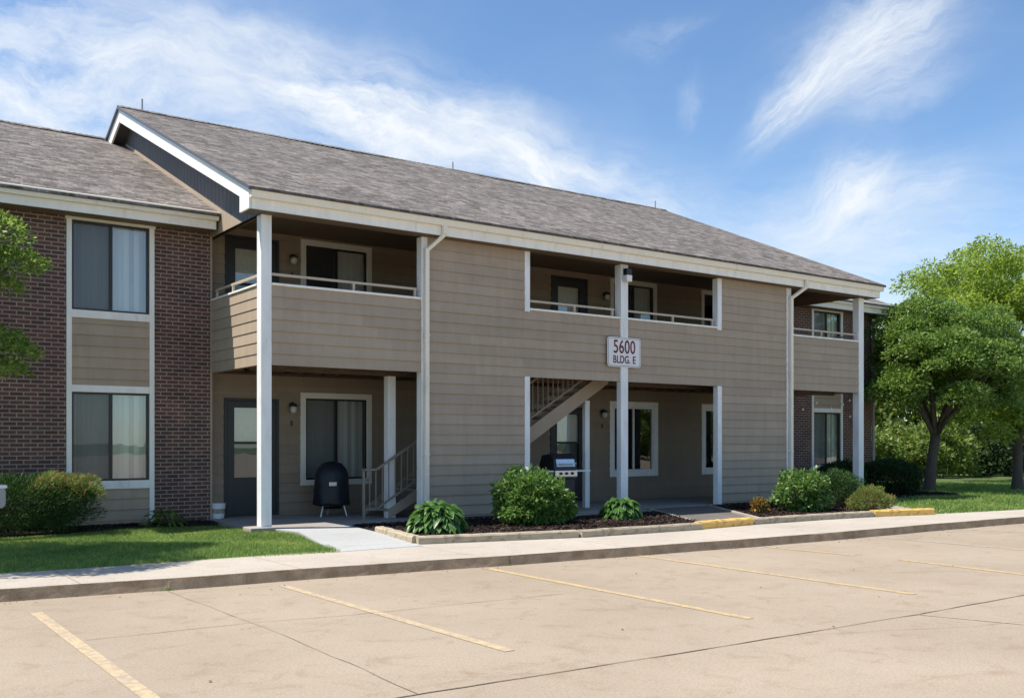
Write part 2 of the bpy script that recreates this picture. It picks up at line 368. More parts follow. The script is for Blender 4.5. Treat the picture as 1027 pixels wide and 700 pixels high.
# ------------------------------------------------------------------ setting: ground
def sheet(name,poly,z,mat,kind='structure',thick=None):
    mb=MB()
    if thick: mb.prism(poly,'z',z-thick,z)
    else: mb.add([(x,y,z) for x,y in poly],[tuple(range(len(poly)))])
    o=mb.build(name,mat); tag(o,kind=kind); return o
KX=[-60,-20,1.6,2.55,3.3,5.4,7.2,8.9,10.87,12.3,14.2,16.5,20,26,40,90]
KY=[12.6,12.0,11.23,11.11,11.02,10.88,10.66,10.50,10.35,10.24,10.17,10.16,10.07,9.95,9.6,8.6]
def kerbY(x): return float(np.interp(x,KX,KY))
sheet('ground',[(-400,-400),(500,-400),(500,600),(-400,600)],-.30,'lawn')
lotp=[(-60,-90),(90,-90)]+[(x,y+.02) for x,y in zip(KX,KY)][::-1]
sheet('parking_lot',lotp,-.18,'lot')
# lawn left and right (one grass ground sheet behind the sidewalk)
sheet('lawn_base',[(-200,12.3),(7.2,12.3),(9.4,11.8),(19,11.3),(24,10.95),(90,9.4),(300,9.4),(300,400),(-200,400)],-.066,'lawn',thick=.2)
# sidewalk with front kerb
back=[(-60,12.9),(-20,12.65),(1.8,12.55),(5.5,12.5),(7.36,12.60),(9.4,12.05),(12.6,11.95),(16,11.95),(19.2,11.5),(22,11.15),(40,10.7),(90,9.7)]
mb=MB()
fx=[x for x in np.arange(-20,45,.35)]; fx=[-60]+fx+[90]
front=[(x,kerbY(x)+.012*math.sin(x*3.1)+rnd.uniform(-.008,.008)) for x in fx]
bk=[(x,float(np.interp(x,[p[0] for p in back],[p[1] for p in back]))) for x in fx]
n=len(fx)
mb.add([(x,y,-.05) for x,y in front]+[(x,y,-.05) for x,y in bk],[(i,i+1,n+i+1,n+i) for i in range(n-1)])
tag(mb.build('sidewalk','sidewalk'),kind='structure')
mb=MB(); joints=[3.25,7.6,9.9,13.4,16.6,20.4,24]
xs=sorted(set([x for x in np.arange(-20,45,.12)]+[j+d for j in joints for d in (-.02,.02)])); xs=[-60]+xs+[90]
def topjit(x): return -.05-(.02*max(0,math.sin(x*5.3)*math.sin(x*1.9+1)-.55) + (rnd.uniform(0,.014) if rnd.random()<.3 else 0))
vs=[];fs=[]
for x in xs:
    y=kerbY(x)+.012*math.sin(x*3.1); dy=.02 if any(abs(x-j)<.019 for j in joints) else 0
    t=topjit(x)
    vs+= [(x,y+.015,-.0505),(x,y-.004+dy,t),(x,y-.012+dy+rnd.uniform(-.004,.004),-.11),(x,y-.03+dy,-.19)]
for i in range(len(xs)-1):
    for k in range(3):
        a=i*4+k; fs.append((a,a+1,a+5,a+4))
mb.add(vs,[f[::-1] for f in fs]); tag(mb.build('kerb','kerbface',smooth=False),kind='structure')
# painted bay lines
def line(a,b,w,mat):
    a=Vector((*a,0));b=Vector((*b,0)); d=(b-a).normalized(); s=Vector((-d.y,d.x,0))*w/2
    vs=[(p.x,p.y,-.176) for p in (a-s,b-s,b+s,a+s)]
    tag(MB().add(vs,[(0,1,2,3)]).build('parking_line',mat),kind='structure')
for a,b,w,mt in [((1.82,10.3),(1.80,5.0),.105,'paleline'),((4.43,10.62),(4.48,6.25),.10,'paleline'),((7.17,10.48),(7.10,6.1),.10,'yellowline'),((9.74,10.40),(9.66,6.05),.10,'yellowline'),
                 ((12.16,10.15),(12.26,8.6),.10,'yellowline'),((12.34,7.95),(12.15,5.8),.10,'yellowline'),((14.97,10.1),(14.95,8.0),.10,'whiteline'),((14.95,7.95),(14.9,5.5),.1,'yellowline'),((17.55,10.05),(17.8,9.0),.10,'whiteline'),((17.8,8.95),(18.0,5.6),.1,'yellowline'),((8.54,5.34),(8.95,4.2),.03,'whiteline')]:
    line(a,b,w,mt)
M['hairline']=simple('hairline_joint',(.22,.175,.13),.95,.3,9,.1,bs=0)
M['crack']=simple('joint_dark',(.17,.13,.095),.95,.3,9,.1,bs=0)
def crack(pts,w=.016,jit=.012,step=.25):
    mt='crack' if w>.02 else 'hairline'
    P=[Vector((*p,0)) for p in pts]; out=[]
    for a,b in zip(P,P[1:]):
        m=max(2,int((b-a).length/step))
        for i in range(m): out.append(a.lerp(b,i/m))
    out.append(P[-1]); vs=[];fs=[]
    for i,p in enumerate(out):
        d=(out[min(i+1,len(out)-1)]-out[max(i-1,0)]).normalized(); s=Vector((-d.y,d.x,0))
        c=p+s*rnd.uniform(-jit,jit); h=w*rnd.uniform(.35,1)/2
        vs+=[(*(c-s*h).xy,-.1755),(*(c+s*h).xy,-.1755)]
    for i in range(len(out)-1): fs.append((2*i,2*i+1,2*i+3,2*i+2))
    tag(MB().add(vs,[f[::-1] for f in fs]).build('pavement_joint',mt),kind='structure')
crack([(-8,5.75),(3.06,5.53),(5.69,5.41),(8.49,5.33),(10.6,5.33),(30,5.1)],.021,.006)
crack([(1.9,8.62),(3.3,8.58),(4.2,8.43),(6.65,8.26)],.012,.012)
crack([(3.25,10.95),(3.29,8.6),(3.29,7.4),(3.24,5.54)],.008,.012)
crack([(6.8,5.36),(8.4,4.7),(9.2,4.5)],.006,.02)
# leaf litter and grit on the pavement, weeds along the kerb
vs=[];fs=[]
for i in range(120):
    x=rnd.uniform(.5,20); y=kerbY(x)-.03-abs(rnd.gauss(0,.25)) if rnd.random()<.7 else rnd.uniform(3.8,10.5)
    l=rnd.uniform(.004,.015); w=l*rnd.uniform(.4,.9); a=rnd.uniform(0,6.28); ca,sa=math.cos(a),math.sin(a); o4=len(vs)
    for u,v,q in ((-l,-w,0),(l,-w,.006),(l,w,.002),(-l,w,.008)): vs.append((x+u*ca-v*sa,y+u*sa+v*ca,-.1745+q))
    fs.append((o4,o4+1,o4+2,o4+3))
tag(np_obj('leaf_litter',vs,fs,'litter'),'scattered dry leaf bits and grit on the parking lot','litter',kind='stuff')
vs=[];fs=[]
for cx,k in ((3.25,60),(3.9,14),(7.58,25),(9.95,12),(13.4,20),(2.2,10)):
    for i in range(k):
        x=cx+rnd.gauss(0,.05); y=kerbY(x)-.035+rnd.gauss(0,.012); h=rnd.uniform(.01,.04); a=rnd.uniform(0,6.28); o3=len(vs)
        vs+=[(x-.004*math.cos(a),y-.004*math.sin(a),-.18),(x+.004*math.cos(a),y+.004*math.sin(a),-.18),(x+rnd.gauss(0,.012),y+rnd.gauss(0,.012),-.18+h)]; fs.append((o3,o3+1,o3+2))
tag(np_obj('kerb_weeds',vs,fs,'grass'),'small weeds growing in the joint at the foot of the kerb','weeds',kind='stuff')
# walks, patio
sheet('patio_slab',[(6.15,15.68),(22.95,15.68),(22.95,18.7),(6.15,18.7)],0,'patio',thick=.2)
sheet('patio_apron',[(11.55,14.95),(14.75,15.1),(14.6,15.679),(11.55,15.679)],-.006,'patio',thick=.2)
def slope_sheet(name,pts,mat):
    mb=MB(); n=len(pts); vs=list(pts)+[(x,y,z-.12) for x,y,z in pts]
    mb.add(vs,[tuple(range(n)),tuple(range(n,2*n))[::-1]]+[(i,n+i,n+(i+1)%n,(i+1)%n) for i in range(n)])
    tag(mb.build(name,mat),kind='structure')
slope_sheet('walkway',[(6.42,15.675,-.003),(6.55,15.0,-.012),(5.92,12.3,-.045),(7.28,12.3,-.045),(7.64,14.5,-.018),(7.75,15.675,-.003)],'newwalk')
slope_sheet('walkway',[(14.76,15.4,-.008),(13.02,12.0,-.044),(14.55,12.0,-.044),(16.7,15.675,-.004),(14.61,15.675,-.004)],'darkwalk')
slope_sheet('walkway',[(20.7,15.675,-.004),(18.55,11.74,-.044),(19.35,11.58,-.044),(22.2,15.675,-.004)],'patio')
mb=MB()
for a,b in [((14.72,15.35,-.002),(12.98,12.05,-.03)),((16.76,15.6,-.002),(14.6,12.05,-.03))]: mb.obox(a,b,.05,.05)
tag(mb.build('walkway_edging','sidewalk'),kind='structure')
# mulch beds
def bed(poly,name='mulch_bed'):
    P=np.array(poly); x0,y0=P.min(0); x1,y1=P.max(0)
    def inside(x,y):
        c=False; j=len(P)-1
        for i in range(len(P)):
            if (P[i,1]>y)!=(P[j,1]>y) and x<(P[j,0]-P[i,0])*(y-P[i,1])/(P[j,1]-P[i,1])+P[i,0]: c=not c
            j=i
        return c
    o=sheet(name,[tuple(p) for p in poly],-.012,'mulch',thick=.1)
    vs=[];fs=[]; nchip=int((x1-x0)*(y1-y0)*800)
    for _ in range(nchip):
        x=rnd.uniform(x0,x1); y=rnd.uniform(y0,y1)
        if not inside(x,y): continue
        l=rnd.uniform(.008,.032); w=rnd.uniform(.004,.010); a=rnd.uniform(0,6.28); t=rnd.uniform(-.4,.4)
        ca,sa=math.cos(a),math.sin(a); z=-.008+rnd.uniform(0,.02)
        o4=len(vs)
        for u,v,q in ((-l,-w,0),(l,-w,1),(l,w,1),(-l,w,0)):
            vs.append((x+u*ca-v*sa,y+u*sa+v*ca,z+(t*u)+.004+ (v*.5)))
        fs.append((o4,o4+1,o4+2,o4+3))
    if fs: 
        c=np_obj('mulch_chips',vs,fs,'mulchchip'); tag(c,'dark shredded bark mulch covering the planting bed','mulch',kind='stuff')
    return o
bed([(7.72,14.4),(7.36,12.6),(9.4,12.05),(12.98,11.98),(14.68,15.35),(14.6,15.0),(11.5,14.9),(11.5,15.72),(7.85,15.72)])
bed([(14.66,12.02),(16.1,12.0),(18.5,11.74),(20.65,15.7),(16.8,15.7)])
bed([(2.0,17.2),(6.1,17.55),(6.1,18.2),(2.0,18.2)])
bed([(22.9,15.3),(26.6,15.3),(26.6,18.2),(22.9,18.2)])
# timbers and yellow stops
def timber(a,b,mat,label,cat,group,z=-.05,w=.15,h=.115):
    a=Vector(a);b=Vector(b); d=b-a; Ln=d.length; ang=math.atan2(d.y,d.x); mb=MB(); n=14
    prof=[(-w/2,0),(w/2,0),(w/2,h*.8),(w/2*.75,h),(-w/2*.75,h),(-w/2,h*.8)]
    vs=[]
    for i in range(n+1):
        x=Ln*i/n
        for p,q in prof: vs.append((x,p+rnd.uniform(-.004,.004),q+(rnd.uniform(-.004,.004) if q>0 else 0)))
    k=len(prof); fs=[tuple(range(k))[::-1],tuple(n*k+i for i in range(k))]
    for i in range(n):
        for j in range(k): fs.append((i*k+j,i*k+(j+1)%k,(i+1)*k+(j+1)%k,(i+1)*k+j))
    mb.add(vs,[f[::-1] for f in fs]); o=mb.build('landscape_timber' if mat=='timber' else 'wheel_stop',mat)
    o.location=(a.x,a.y,z); o.rotation_euler=(0,0,ang); tag(o,label,cat,group); return o
G='timbers edging the mulch beds'
timber((7.72,14.45),(7.36,12.62),'timber','weathered timber running back beside the pale new walkway','timber',G)
timber((7.34,12.58),(9.9,12.0),'timber','weathered edging timber in front of the hosta by the pale walkway','timber',G)
timber((9.93,11.98),(12.5,11.86),'timber','weathered edging timber in front of the small hosta below the sign post','timber',G)
timber((12.53,11.93),(13.98,12.02),'yellowtimber','yellow painted stop across the end of the dark walkway','wheel stop','yellow painted stops at the walks',h=.13,w=.17)
timber((14.02,12.02),(15.9,11.98),'timber','weathered edging timber in front of the small orange-leaved plant','timber',G)
timber((15.93,11.98),(17.42,11.86),'timber','weathered edging timber in front of the rounded junipers','timber',G)
timber((17.46,11.86),(18.98,11.5),'yellowtimber','faded yellow stop at the lawn end of the planting bed','wheel stop','yellow painted stops at the walks',h=.13,w=.17)
# ------------------------------------------------------------------ apartment building
B=empty('apartment_building',(14.5,18.4,0),'two storey tan sided apartment building with brown brick ends and shingle roof','apartment building',absolute=True)
# --- window and door builders
WINS_BACK=[];
def window(x0,x1,z0,z1,Y,trim=.115,trim_mat='creamtrim',frame='bronze',blinds='both',glass='glass',screen=True,proud=.035,mull=None,deep=.12,bright=None,trimsides=True):
    t=MB()
    if trim:
        y0,y1=Y-proud,Y+.02
        t.box(x0,x0+trim,y0,y1,z0,z1).box(x1-trim,x1,y0,y1,z0,z1).box(x0+trim,x1-trim,y0,y1,z1-trim,z1).box(x0+trim,x1-trim,y0-.008,y1,z0,z0+trim)
        W=t.build('window',trim_mat,B,bevel=.004); fp=W
    ix0,ix1,iz0,iz1=(x0+trim,x1-trim,z0+trim,z1-trim)
    f=MB(); fw=.035 if frame=='bronze' else .06; ya,yb=Y-.005,Y+.05
    xm=mull if mull else (ix0+ix1)/2
    f.box(ix0,ix0+fw,ya,yb,iz0,iz1).box(ix1-fw,ix1,ya,yb,iz0,iz1).box(ix0+fw,ix1-fw,ya,yb,iz0,iz0+fw).box(ix0+fw,ix1-fw,ya,yb,iz1-fw,iz1)
    f.box(xm-.028,xm+.028,ya+.004,yb,iz0+fw,iz1-fw)
    if not trim: W=f.build('window',frame,B)
    else: f.build('frame',frame,W)
    fp=W
    def pane(a,b,y):
        return MB().add([(a,y,iz0+fw),(b,y,iz0+fw),(b,y,iz1-fw),(a,y,iz1-fw)],[(0,1,2,3)]).build('pane',glass,fp)
    pane(ix0+fw,xm-.028,Y+.02); pane(xm+.028,ix1-fw,Y+.035)
    if screen:
        MB().add([(ix0+fw,Y+.008,iz0+fw),(xm-.028,Y+.008,iz0+fw),(xm-.028,Y+.008,iz1-fw),(ix0+fw,Y+.008,iz1-fw)],[(0,1,2,3)]).build('insect_screen','screen',fp)
    if blinds!='none':
        bl=MB(); a=ix0+.02 if blinds=='both' else xm; x=a
        while x<ix1-.03:
            bl.add([(x,Y+.12,iz0),(x+.090,Y+.126,iz0),(x+.090,Y+.126,iz1),(x,Y+.12,iz1)],[(0,1,2,3)]); x+=.088
        bl.build('vertical_blinds','blind',fp)
    # reveal lining
    return (x0+.03,x1-.03,z0+.03,z1-.03)
def door(x0,x1,z0,Y,h=2.28,upper=True,mat='stormdoor'):
    d=MB(); fw=.13; z1=z0+h; gx0,gx1=x0+.20,x1-.24; ga,gb,gc=z0+.75,z0+1.42,z0+2.10
    ya,yb=Y-.03,Y+.03
    # casing
    D=MB().box(x0,x0+.055,ya-.01,yb,z0,z1).box(x1-.055,x1,ya-.01,yb,z0,z1).box(x0+.055,x1-.055,ya-.01,yb,z1-.05,z1).build('door',mat,B,bevel=.003)
    d=MB(); a,b=x0+.06,x1-.06
    d.box(a,gx0,ya,yb,z0+.01,z1-.055).box(gx1,b,ya,yb,z0+.01,z1-.055).box(gx0,gx1,ya,yb,z0+.01,ga).box(gx0,gx1,ya,yb,gb-.025,gb+.025).box(gx0,gx1,ya,yb,gc,z1-.055)
    d.build('door_leaf',mat,D,bevel=.002)
    MB().add([(gx0,Y,gb+.025),(gx1,Y,gb+.025),(gx1,Y,gc),(gx0,Y,gc)],[(0,1,2,3)]).build('upper_pane','glass',D)
    MB().add([(gx0,Y,ga),(gx1,Y,ga),(gx1,Y,gb-.025),(gx0,Y,gb-.025)],[(0,1,2,3)]).build('lower_pane','darkglass',D)
    MB().box(gx0-.02,gx1+.02,Y+.06,Y+.065,gb,gc+.02).build('door_curtain','curtain',D)
    MB().box(gx0-.02,gx1+.02,Y+.07,Y+.075,ga-.02,gb).build('inner_door_panel','greybox',D)
    hn=MB().box(x1-.16,x1-.11,ya-.012,ya,z0+.95,z0+1.15); hn.tube([(x1-.135,ya-.01,z0+1.08),(x1-.135,ya-.05,z0+1.08),(x1-.21,ya-.055,z0+1.08)],.012,6); hn.build('handle','bronze',D)
    return (x0+.02,x1-.02,z0,z1-.02)
holes=[]
F2=3.07
# ground floor
holes.append(door(6.56,7.66,0.01,YB)); holes.append(window(8.12,9.715,.572,2.44,YB))
holes.append(door(14.47,15.60,0.01,YB)); holes.append(window(16.35,18.0,.575,2.465,YB,trim=.12,trim_mat='white',frame='vinyl',blinds='none',glass='darkglass',screen=False))
holes.append(window(19.62,21.22,.575,2.465,YB,trim=.12,trim_mat='white',frame='vinyl',blinds='none',glass='darkglass',screen=False))
holes.append(door(21.45,22.5,0.01,YB))
# upper floor
holes.append(door(6.58,7.665,F2+.01,YB,2.34)); holes.append(window(8.125,9.715,3.65,5.515,YB,blinds='right'))
holes.append(door(14.50,15.62,F2+.01,YB,2.34)); holes.append(window(16.365,17.96,3.65,5.53,YB,blinds='right'))
holes.append(window(19.6,21.2,3.65,5.53,YB,blinds='none',glass='darkglass',screen=False)); holes.append(door(21.45,22.5,F2+.01,YB,2.34))
# entry back wall
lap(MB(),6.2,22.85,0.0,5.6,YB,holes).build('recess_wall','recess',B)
# front facade siding: solids, band, balcony panels
mb=MB(); TOP=5.26
lap(mb,9.42,19.70,.02,TOP,YF,[(11.72,17.30,-1,LZ),(11.72,17.30,4.075,9)])
lap(mb,6.40,9.30,LZ,4.075,YF); lap(mb,19.88,22.63,LZ,4.075,YF)
mb.build('siding_wall','siding',B)
# balcony sides (left facing -X, right facing +X)
mb=MB(); lap(mb,15.97,18.27,LZ,4.075,6.24,(),'y'.replace('y','y')) if False else None
def lapx(mb,y0,y1,z0,z1,X,sgn):
    k=round((z0-LZ)/E_)
    while LZ+k*E_<z1-.01:
        za=LZ+k*E_; zb=min(z1,za+E_)
        poly=[(X+sgn*.020,za),(X+sgn*.006,zb),(X-sgn*.08,zb),(X-sgn*.08,za)]
        mb.prism(poly,'y',y0,y1); k+=1
for X_,s_ in ((6.245,-1),(22.82,1)):
    mb=MB(); lapx(mb,15.96,18.25,LZ,4.075,X_,s_); mb.build('balcony_side','siding',B)
# white cap strips on balcony walls and openings
for q in ((6.40,9.30,YF-.045,YF+.12,4.075,4.115),(11.80,14.20,YF-.045,YF+.12,4.075,4.115),(14.415,17.225,YF-.045,YF+.12,4.075,4.115),(19.88,22.63,YF-.045,YF+.12,4.075,4.115),(6.21,6.35,15.99,18.25,4.075,4.11),(22.73,22.86,15.99,18.25,4.075,4.11)):
    MB().box(*q).build('wall_cap','white',B,bevel=.004)
# corner posts / posts
def post(x0,x1,y0,y1,z0,z1,mat='postwhite',bv=.006):
    return MB().box(x0,x1,y0,y1,z0,z1).build('post',mat,B,bevel=bv)
post(6.215,6.40,15.775,15.965,.03,5.24); post(22.635,22.85,15.775,15.965,0,5.24)
post(14.205,14.41,YF-.06,YF+.08,0.0,5.24)           # centre sign post
post(14.215,14.40,YF+.081,YF+.15,4.12,5.24)
post(17.23,17.37,YF-.035,YF+.11,0.0,LZ); post(17.23,17.37,YF-.03,YF+.13,4.04,5.24)
post(11.675,11.80,YF-.035,YF+.03,0.0,LZ+.01); post(11.675,11.80,YF-.035,YF+.03,4.04,5.24)
post(9.30,9.43,YF-.03,YF+.15,0.0,5.24); post(19.70,19.87,YF-.03,YF+.2,0,5.24)
post(9.05,9.22,16.60,16.76,0,2.70); post(14.0,14.13,16.68,16.78,0,2.36)
post(19.95,20.12,16.6,16.76,0,2.7)
post(5.98,6.40,15.62,16.0,-.05,.03,'patio',.01)
# header beams and soffit, fascia, gutters
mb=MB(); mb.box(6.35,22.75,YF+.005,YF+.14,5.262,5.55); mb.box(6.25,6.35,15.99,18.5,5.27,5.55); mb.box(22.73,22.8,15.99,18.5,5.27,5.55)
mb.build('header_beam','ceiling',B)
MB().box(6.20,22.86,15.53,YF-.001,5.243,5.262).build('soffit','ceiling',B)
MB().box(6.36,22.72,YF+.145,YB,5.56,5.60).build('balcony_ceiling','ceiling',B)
MB().box(5.93,23.10,15.50,15.535,5.245,5.54).build('fascia','white',B,bevel=.003)
def gutter(x0,x1,yf,zt,mat='gutter',h=.15):
    prof=[(yf,zt-.0),(yf-.105,zt),(yf-.118,zt-.012),(yf-.118,zt-.028),(yf-.105,zt-.055),(yf-.092,zt-.09),(yf-.085,zt-h),(yf,zt-h)]
    return MB().prism(prof,'x',x0,x1).build('gutter',mat,B)
gutter(5.91,23.20,15.497,5.565)
S=.431; RY=23.55; RZ=9.10; EY=15.375; EZ=RZ-S*(RY-EY)
def roof(x0,x1,ye,ry,rz,yback,name='roof'):
    ze=rz-S*(ry-ye); zb=rz-S*(yback-ry)
    n=max(2,int((x1-x0)/.6)); m=10; vs=[];fs=[]
    ys=[ye+(ry-ye)*j/m for j in range(m+1)]+[ry+(yback-ry)*j/m for j in range(1,m+1)]
    for i in range(n+1):
        x=x0+(x1-x0)*i/n
        for j,y in enumerate(ys):
            z=rz-S*abs(y-ry); w=0 if (j==0 or i in(0,n)) else .012*math.sin(x*1.3+y*.9)+.010*math.sin(x*.7-y*1.7)
            vs.append((x,y,z+w))
    k=len(ys); N=len(vs)
    for i in range(n):
        for j in range(k-1): fs.append((i*k+j,(i+1)*k+j,(i+1)*k+j+1,i*k+j+1))
    vs+=[(x,y,z-.045) for x,y,z in vs]
    fs+=[tuple(q+N for q in f[::-1]) for f in fs[:]]
    for i in range(n): fs.append((i*k,N+i*k,N+(i+1)*k,(i+1)*k)); fs.append((i*k+k-1,(i+1)*k+k-1,N+(i+1)*k+k-1,N+i*k+k-1))
    for j in range(k-1): fs.append((j,j+1,N+j+1,N+j)); a=n*k; fs.append((a+j,N+a+j,N+a+j+1,a+j+1))
    r=MB().add(vs,fs).build(name,'shingle',B)
    cap=MB(); x=x0
    while x<x1-.05:
        e=min(x1,x+.14); cap.add([(x,ry-.13,rz-S*.13+.012),(e,ry-.13,rz-S*.13+.022),(e,ry,rz+.038),(x,ry,rz+.026),(x,ry+.13,rz-S*.13+.012),(e,ry+.13,rz-S*.13+.022)],[(0,1,2,3),(3,2,5,4)]); x+=.14
    cap.build('ridge_cap','shingle',r)
    MB().box(x0,x1,ye-.012,ye+.04,ze-.052,ze-.046).build('drip_edge','drip',r)
    return r
roof(5.86,23.24,EY,RY,RZ,31.7)
WRY=24.84; WRZ=8.68; WEY=17.68
roof(1.88,6.25,WEY,WRY,WRZ,31.95); roof(22.81,27.22,WEY,WRY,WRZ,31.95)
# rake fascia boards (both gable ends of the main roof)
def rake(xa,xb,ye,ry,rz,yback,mat='white',dep=.30):
    zt=lambda y: rz-S*abs(y-ry)-.048
    p=[(ye+.125,5.245),(ye+.55,5.245),(ye+.55,zt(ye+.55)-dep+.05)] if ye<16 else [(ye+.07,zt(ye+.07)-.25),(ye+.3,zt(ye+.3)-.25)]
    poly=p+[(ry,rz-.048-dep+.0),(yback,zt(yback)-dep),(yback,zt(yback)),(ry,rz-.048),(ye+.125 if ye<16 else ye+.07,zt(ye+.125))]
    mb=MB(); 
    # split in two convex-ish halves
    fr=[q for q in poly[:len(p)]]+[(ry,rz-.048-dep),(ry,rz-.048),(poly[-1][0],poly[-1][1])]
    bkp=[(ry,rz-.048-dep),(yback,zt(yback)-dep),(yback,zt(yback)),(ry,rz-.048)]
    mb.prism(fr,'x',xa,xb); mb.prism(bkp,'x',xa,xb)
    return mb.build('rake_board',mat,B)
rake(5.90,5.94,EY,RY,RZ,31.6); rake(23.10,23.16,EY,RY,RZ,31.6)
rake(1.92,1.96,WEY,WRY,WRZ,31.8); rake(27.14,27.18,WEY,WRY,WRZ,31.8)
for x0,x1 in ((5.85,5.90),(23.16,23.25)):
    mb=MB()
    for s in (0,1):
        a=(EY,EZ) if s==0 else (31.7,RZ-S*(31.7-RY))
        mb.obox(((x0+x1)/2,a[0],a[1]-.03),((x0+x1)/2,RY,RZ-.03),x1-x0,.05)
    mb.build('rake_drip_edge','drip',B)
# rake soffits
for x0,x1 in ((5.94,6.24),(22.84,23.10)):
    mb=MB()
    zt=lambda y: RZ-S*abs(y-RY)-.20
    mb.prism([(15.94,zt(15.94)),(RY,RZ-.20),(31.5,zt(31.5)),(31.5,zt(31.5)+.02),(RY,RZ-.18),(15.94,zt(15.94)+.02)],'x',x0,x1)
    mb.prism([(15.55,5.25),(15.93,5.25),(15.93,5.27),(15.55,5.27)],'x',x0,x1)
    mb.build('rake_soffit','groove',B)
# gable walls with vertical grooves
def gable(X,sgn,y0,y1,zb,ry,rz,mat='groove'):
    mb=MB(); y=y0; w=.203
    ztop=lambda y: rz-S*abs(y-ry)-.19
    while y<y1-.01:
        e=min(y1,y+w)
        a,b=y+.006,e-.006
        mids=[(a,zb),(b,zb),(b,max(zb+.01,ztop(b)))]
        if a<ry<b: mids.append((ry,ztop(ry)))
        mids.append((a,max(zb+.01,ztop(a))))
        mb.prism(mids,'x',X,X+sgn*.012) if sgn>0 else mb.prism(mids,'x',X-.012,X)
        y=e
    poly=[(y0,zb),(y1,zb),(y1,max(zb,ztop(y1)-.01)),(ry,ztop(ry)-.01),(y0,max(zb+.01,ztop(y0)-.01))]
    mb.prism(poly,'x',X-sgn*.06,X-.0005*sgn)
    return mb.build('gable_wall',mat,B)
gable(6.245,-1,15.83,31.3,5.27,RY,RZ); gable(22.82,1,15.83,31.3,5.27,RY,RZ)
# flashing where the wing roofs meet the gable walls
for X,sg in ((6.225,-1),(22.84,1)):
    mb=MB(); mb.obox((X,WEY+.1,WRZ-S*(WRY-WEY-.1)+.035),(X,WRY-.6,WRZ-S*.6+.035),.02,.07)
    mb.build('roof_flashing','siding',B)
for X,sg in ((6.233,-1),(22.832,1)):
    MB().prism([(16.72,5.262),(18.6,5.262),(18.6,6.04),(16.72,5.25+.02)],'x',min(X,X+sg*.02),max(X,X+sg*.02)).build('frieze_panel','siding',B)
# --- brick wings
def wing(x0,x1,tx0,tx1,side):
    hs=[(tx0,tx1,-1,5.40)]
    mb=MB(); slab_holes(mb,x0,x1,-.05,5.42,YW,YW+.1,hs)
    X=x0 if side<0 else x1
    a,b=(X,X+.1) if side<0 else (X-.1,X)
    mb.box(a,b,YW+.1,31.4,-.05,5.45)
    mb.build('brick_wall','brick',B)
    # gable end over brick
    gable(X,side,YW+.02,31.3,5.45,WRY,WRZ)
    # trims
    t=MB(); tw=.085; y0,y1=YW-.03,YW+.03
    t.box(tx0,tx0+tw,y0,y1,.02,5.40).box(tx1-tw,tx1,y0,y1,.02,5.40)
    a,b=tx0+tw,tx1-tw
    t.box(a,b,y0,y1,3.60,3.735).box(a,b,y0,y1,2.315,2.435).box(a,b,y0,y1,.62,.765)
    t.build('window_surround','white',B,bevel=.004)
    MB().box(tx0-.02,tx1+.02,YW-.035,YW+.03,5.285,5.41).build('window_head','creamtrim',B,bevel=.003)
    lap(MB(),a,b,2.435,3.60,YW+.01).build('siding_panel','siding',B); lap(MB(),a,b,0.0,.62,YW+.01).build('siding_panel','siding',B)
    window(a,b,3.735,5.285,YW+.02,trim=0,frame='bronze',blinds='both',glass='skyglass'); window(a,b,.765,2.315,YW+.02,trim=0,frame='bronze',blinds='both',glass='skyglass')
    # eave
    ex0,ex1=(1.95,6.16) if side<0 else (22.9,27.12)
    MB().box(ex0,ex1,17.80,17.835,5.325,5.60).build('fascia','white',B,bevel=.003)
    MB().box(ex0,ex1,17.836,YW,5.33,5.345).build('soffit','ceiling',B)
    gutter(ex0-.02,ex1+ (.1 if side>0 else .02),17.797,5.625)
    MB().box(x0,x1,YW+.11,YB+.1,-.05,0.0).build('foundation','patio',B)
wing(2.26,6.20,3.70,5.175,-1); wing(22.86,26.82,23.90,25.36,1)
MB().box(2.3,26.78,31.3,31.4,-.05,5.6).build('rear_wall','brick',B)
MB().box(6.202,6.24,YW+.005,YB+.05,-.05,5.5).build('corner_board','siding',B); MB().box(22.82,22.86,YW+.005,YB+.05,-.05,5.5).build('corner_board','siding',B)
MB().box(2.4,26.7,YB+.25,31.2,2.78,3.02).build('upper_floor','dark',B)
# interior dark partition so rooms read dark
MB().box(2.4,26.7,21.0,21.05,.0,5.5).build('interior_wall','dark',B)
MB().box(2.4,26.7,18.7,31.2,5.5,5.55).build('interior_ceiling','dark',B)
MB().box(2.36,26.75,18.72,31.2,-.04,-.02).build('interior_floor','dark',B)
# balcony deck with joists (stair opening left out)
mb=MB()
for x0,x1,y0,y1 in ((6.35,10.6,15.9,18.5),(10.6,14.5,17.62,18.5),(10.6,14.5,15.9,16.42),(14.5,22.7,15.9,18.5)): mb.box(x0,x1,y0,y1,2.99,3.05)
x=6.55
while x<22.6:
    if 10.5<x<14.5: mb.box(x,x+.045,17.62,18.5,2.79,2.988); mb.box(x,x+.045,15.9,16.42,2.79,2.988)
    else: mb.box(x,x+.045,15.9,18.5,2.79,2.988)
    x+=.406
mb.box(6.35,22.7,16.58,16.68,2.70,2.789); mb.box(6.35,22.7,18.44,18.52,2.75,2.789)
mb.build('balcony_deck','deckwood',B)
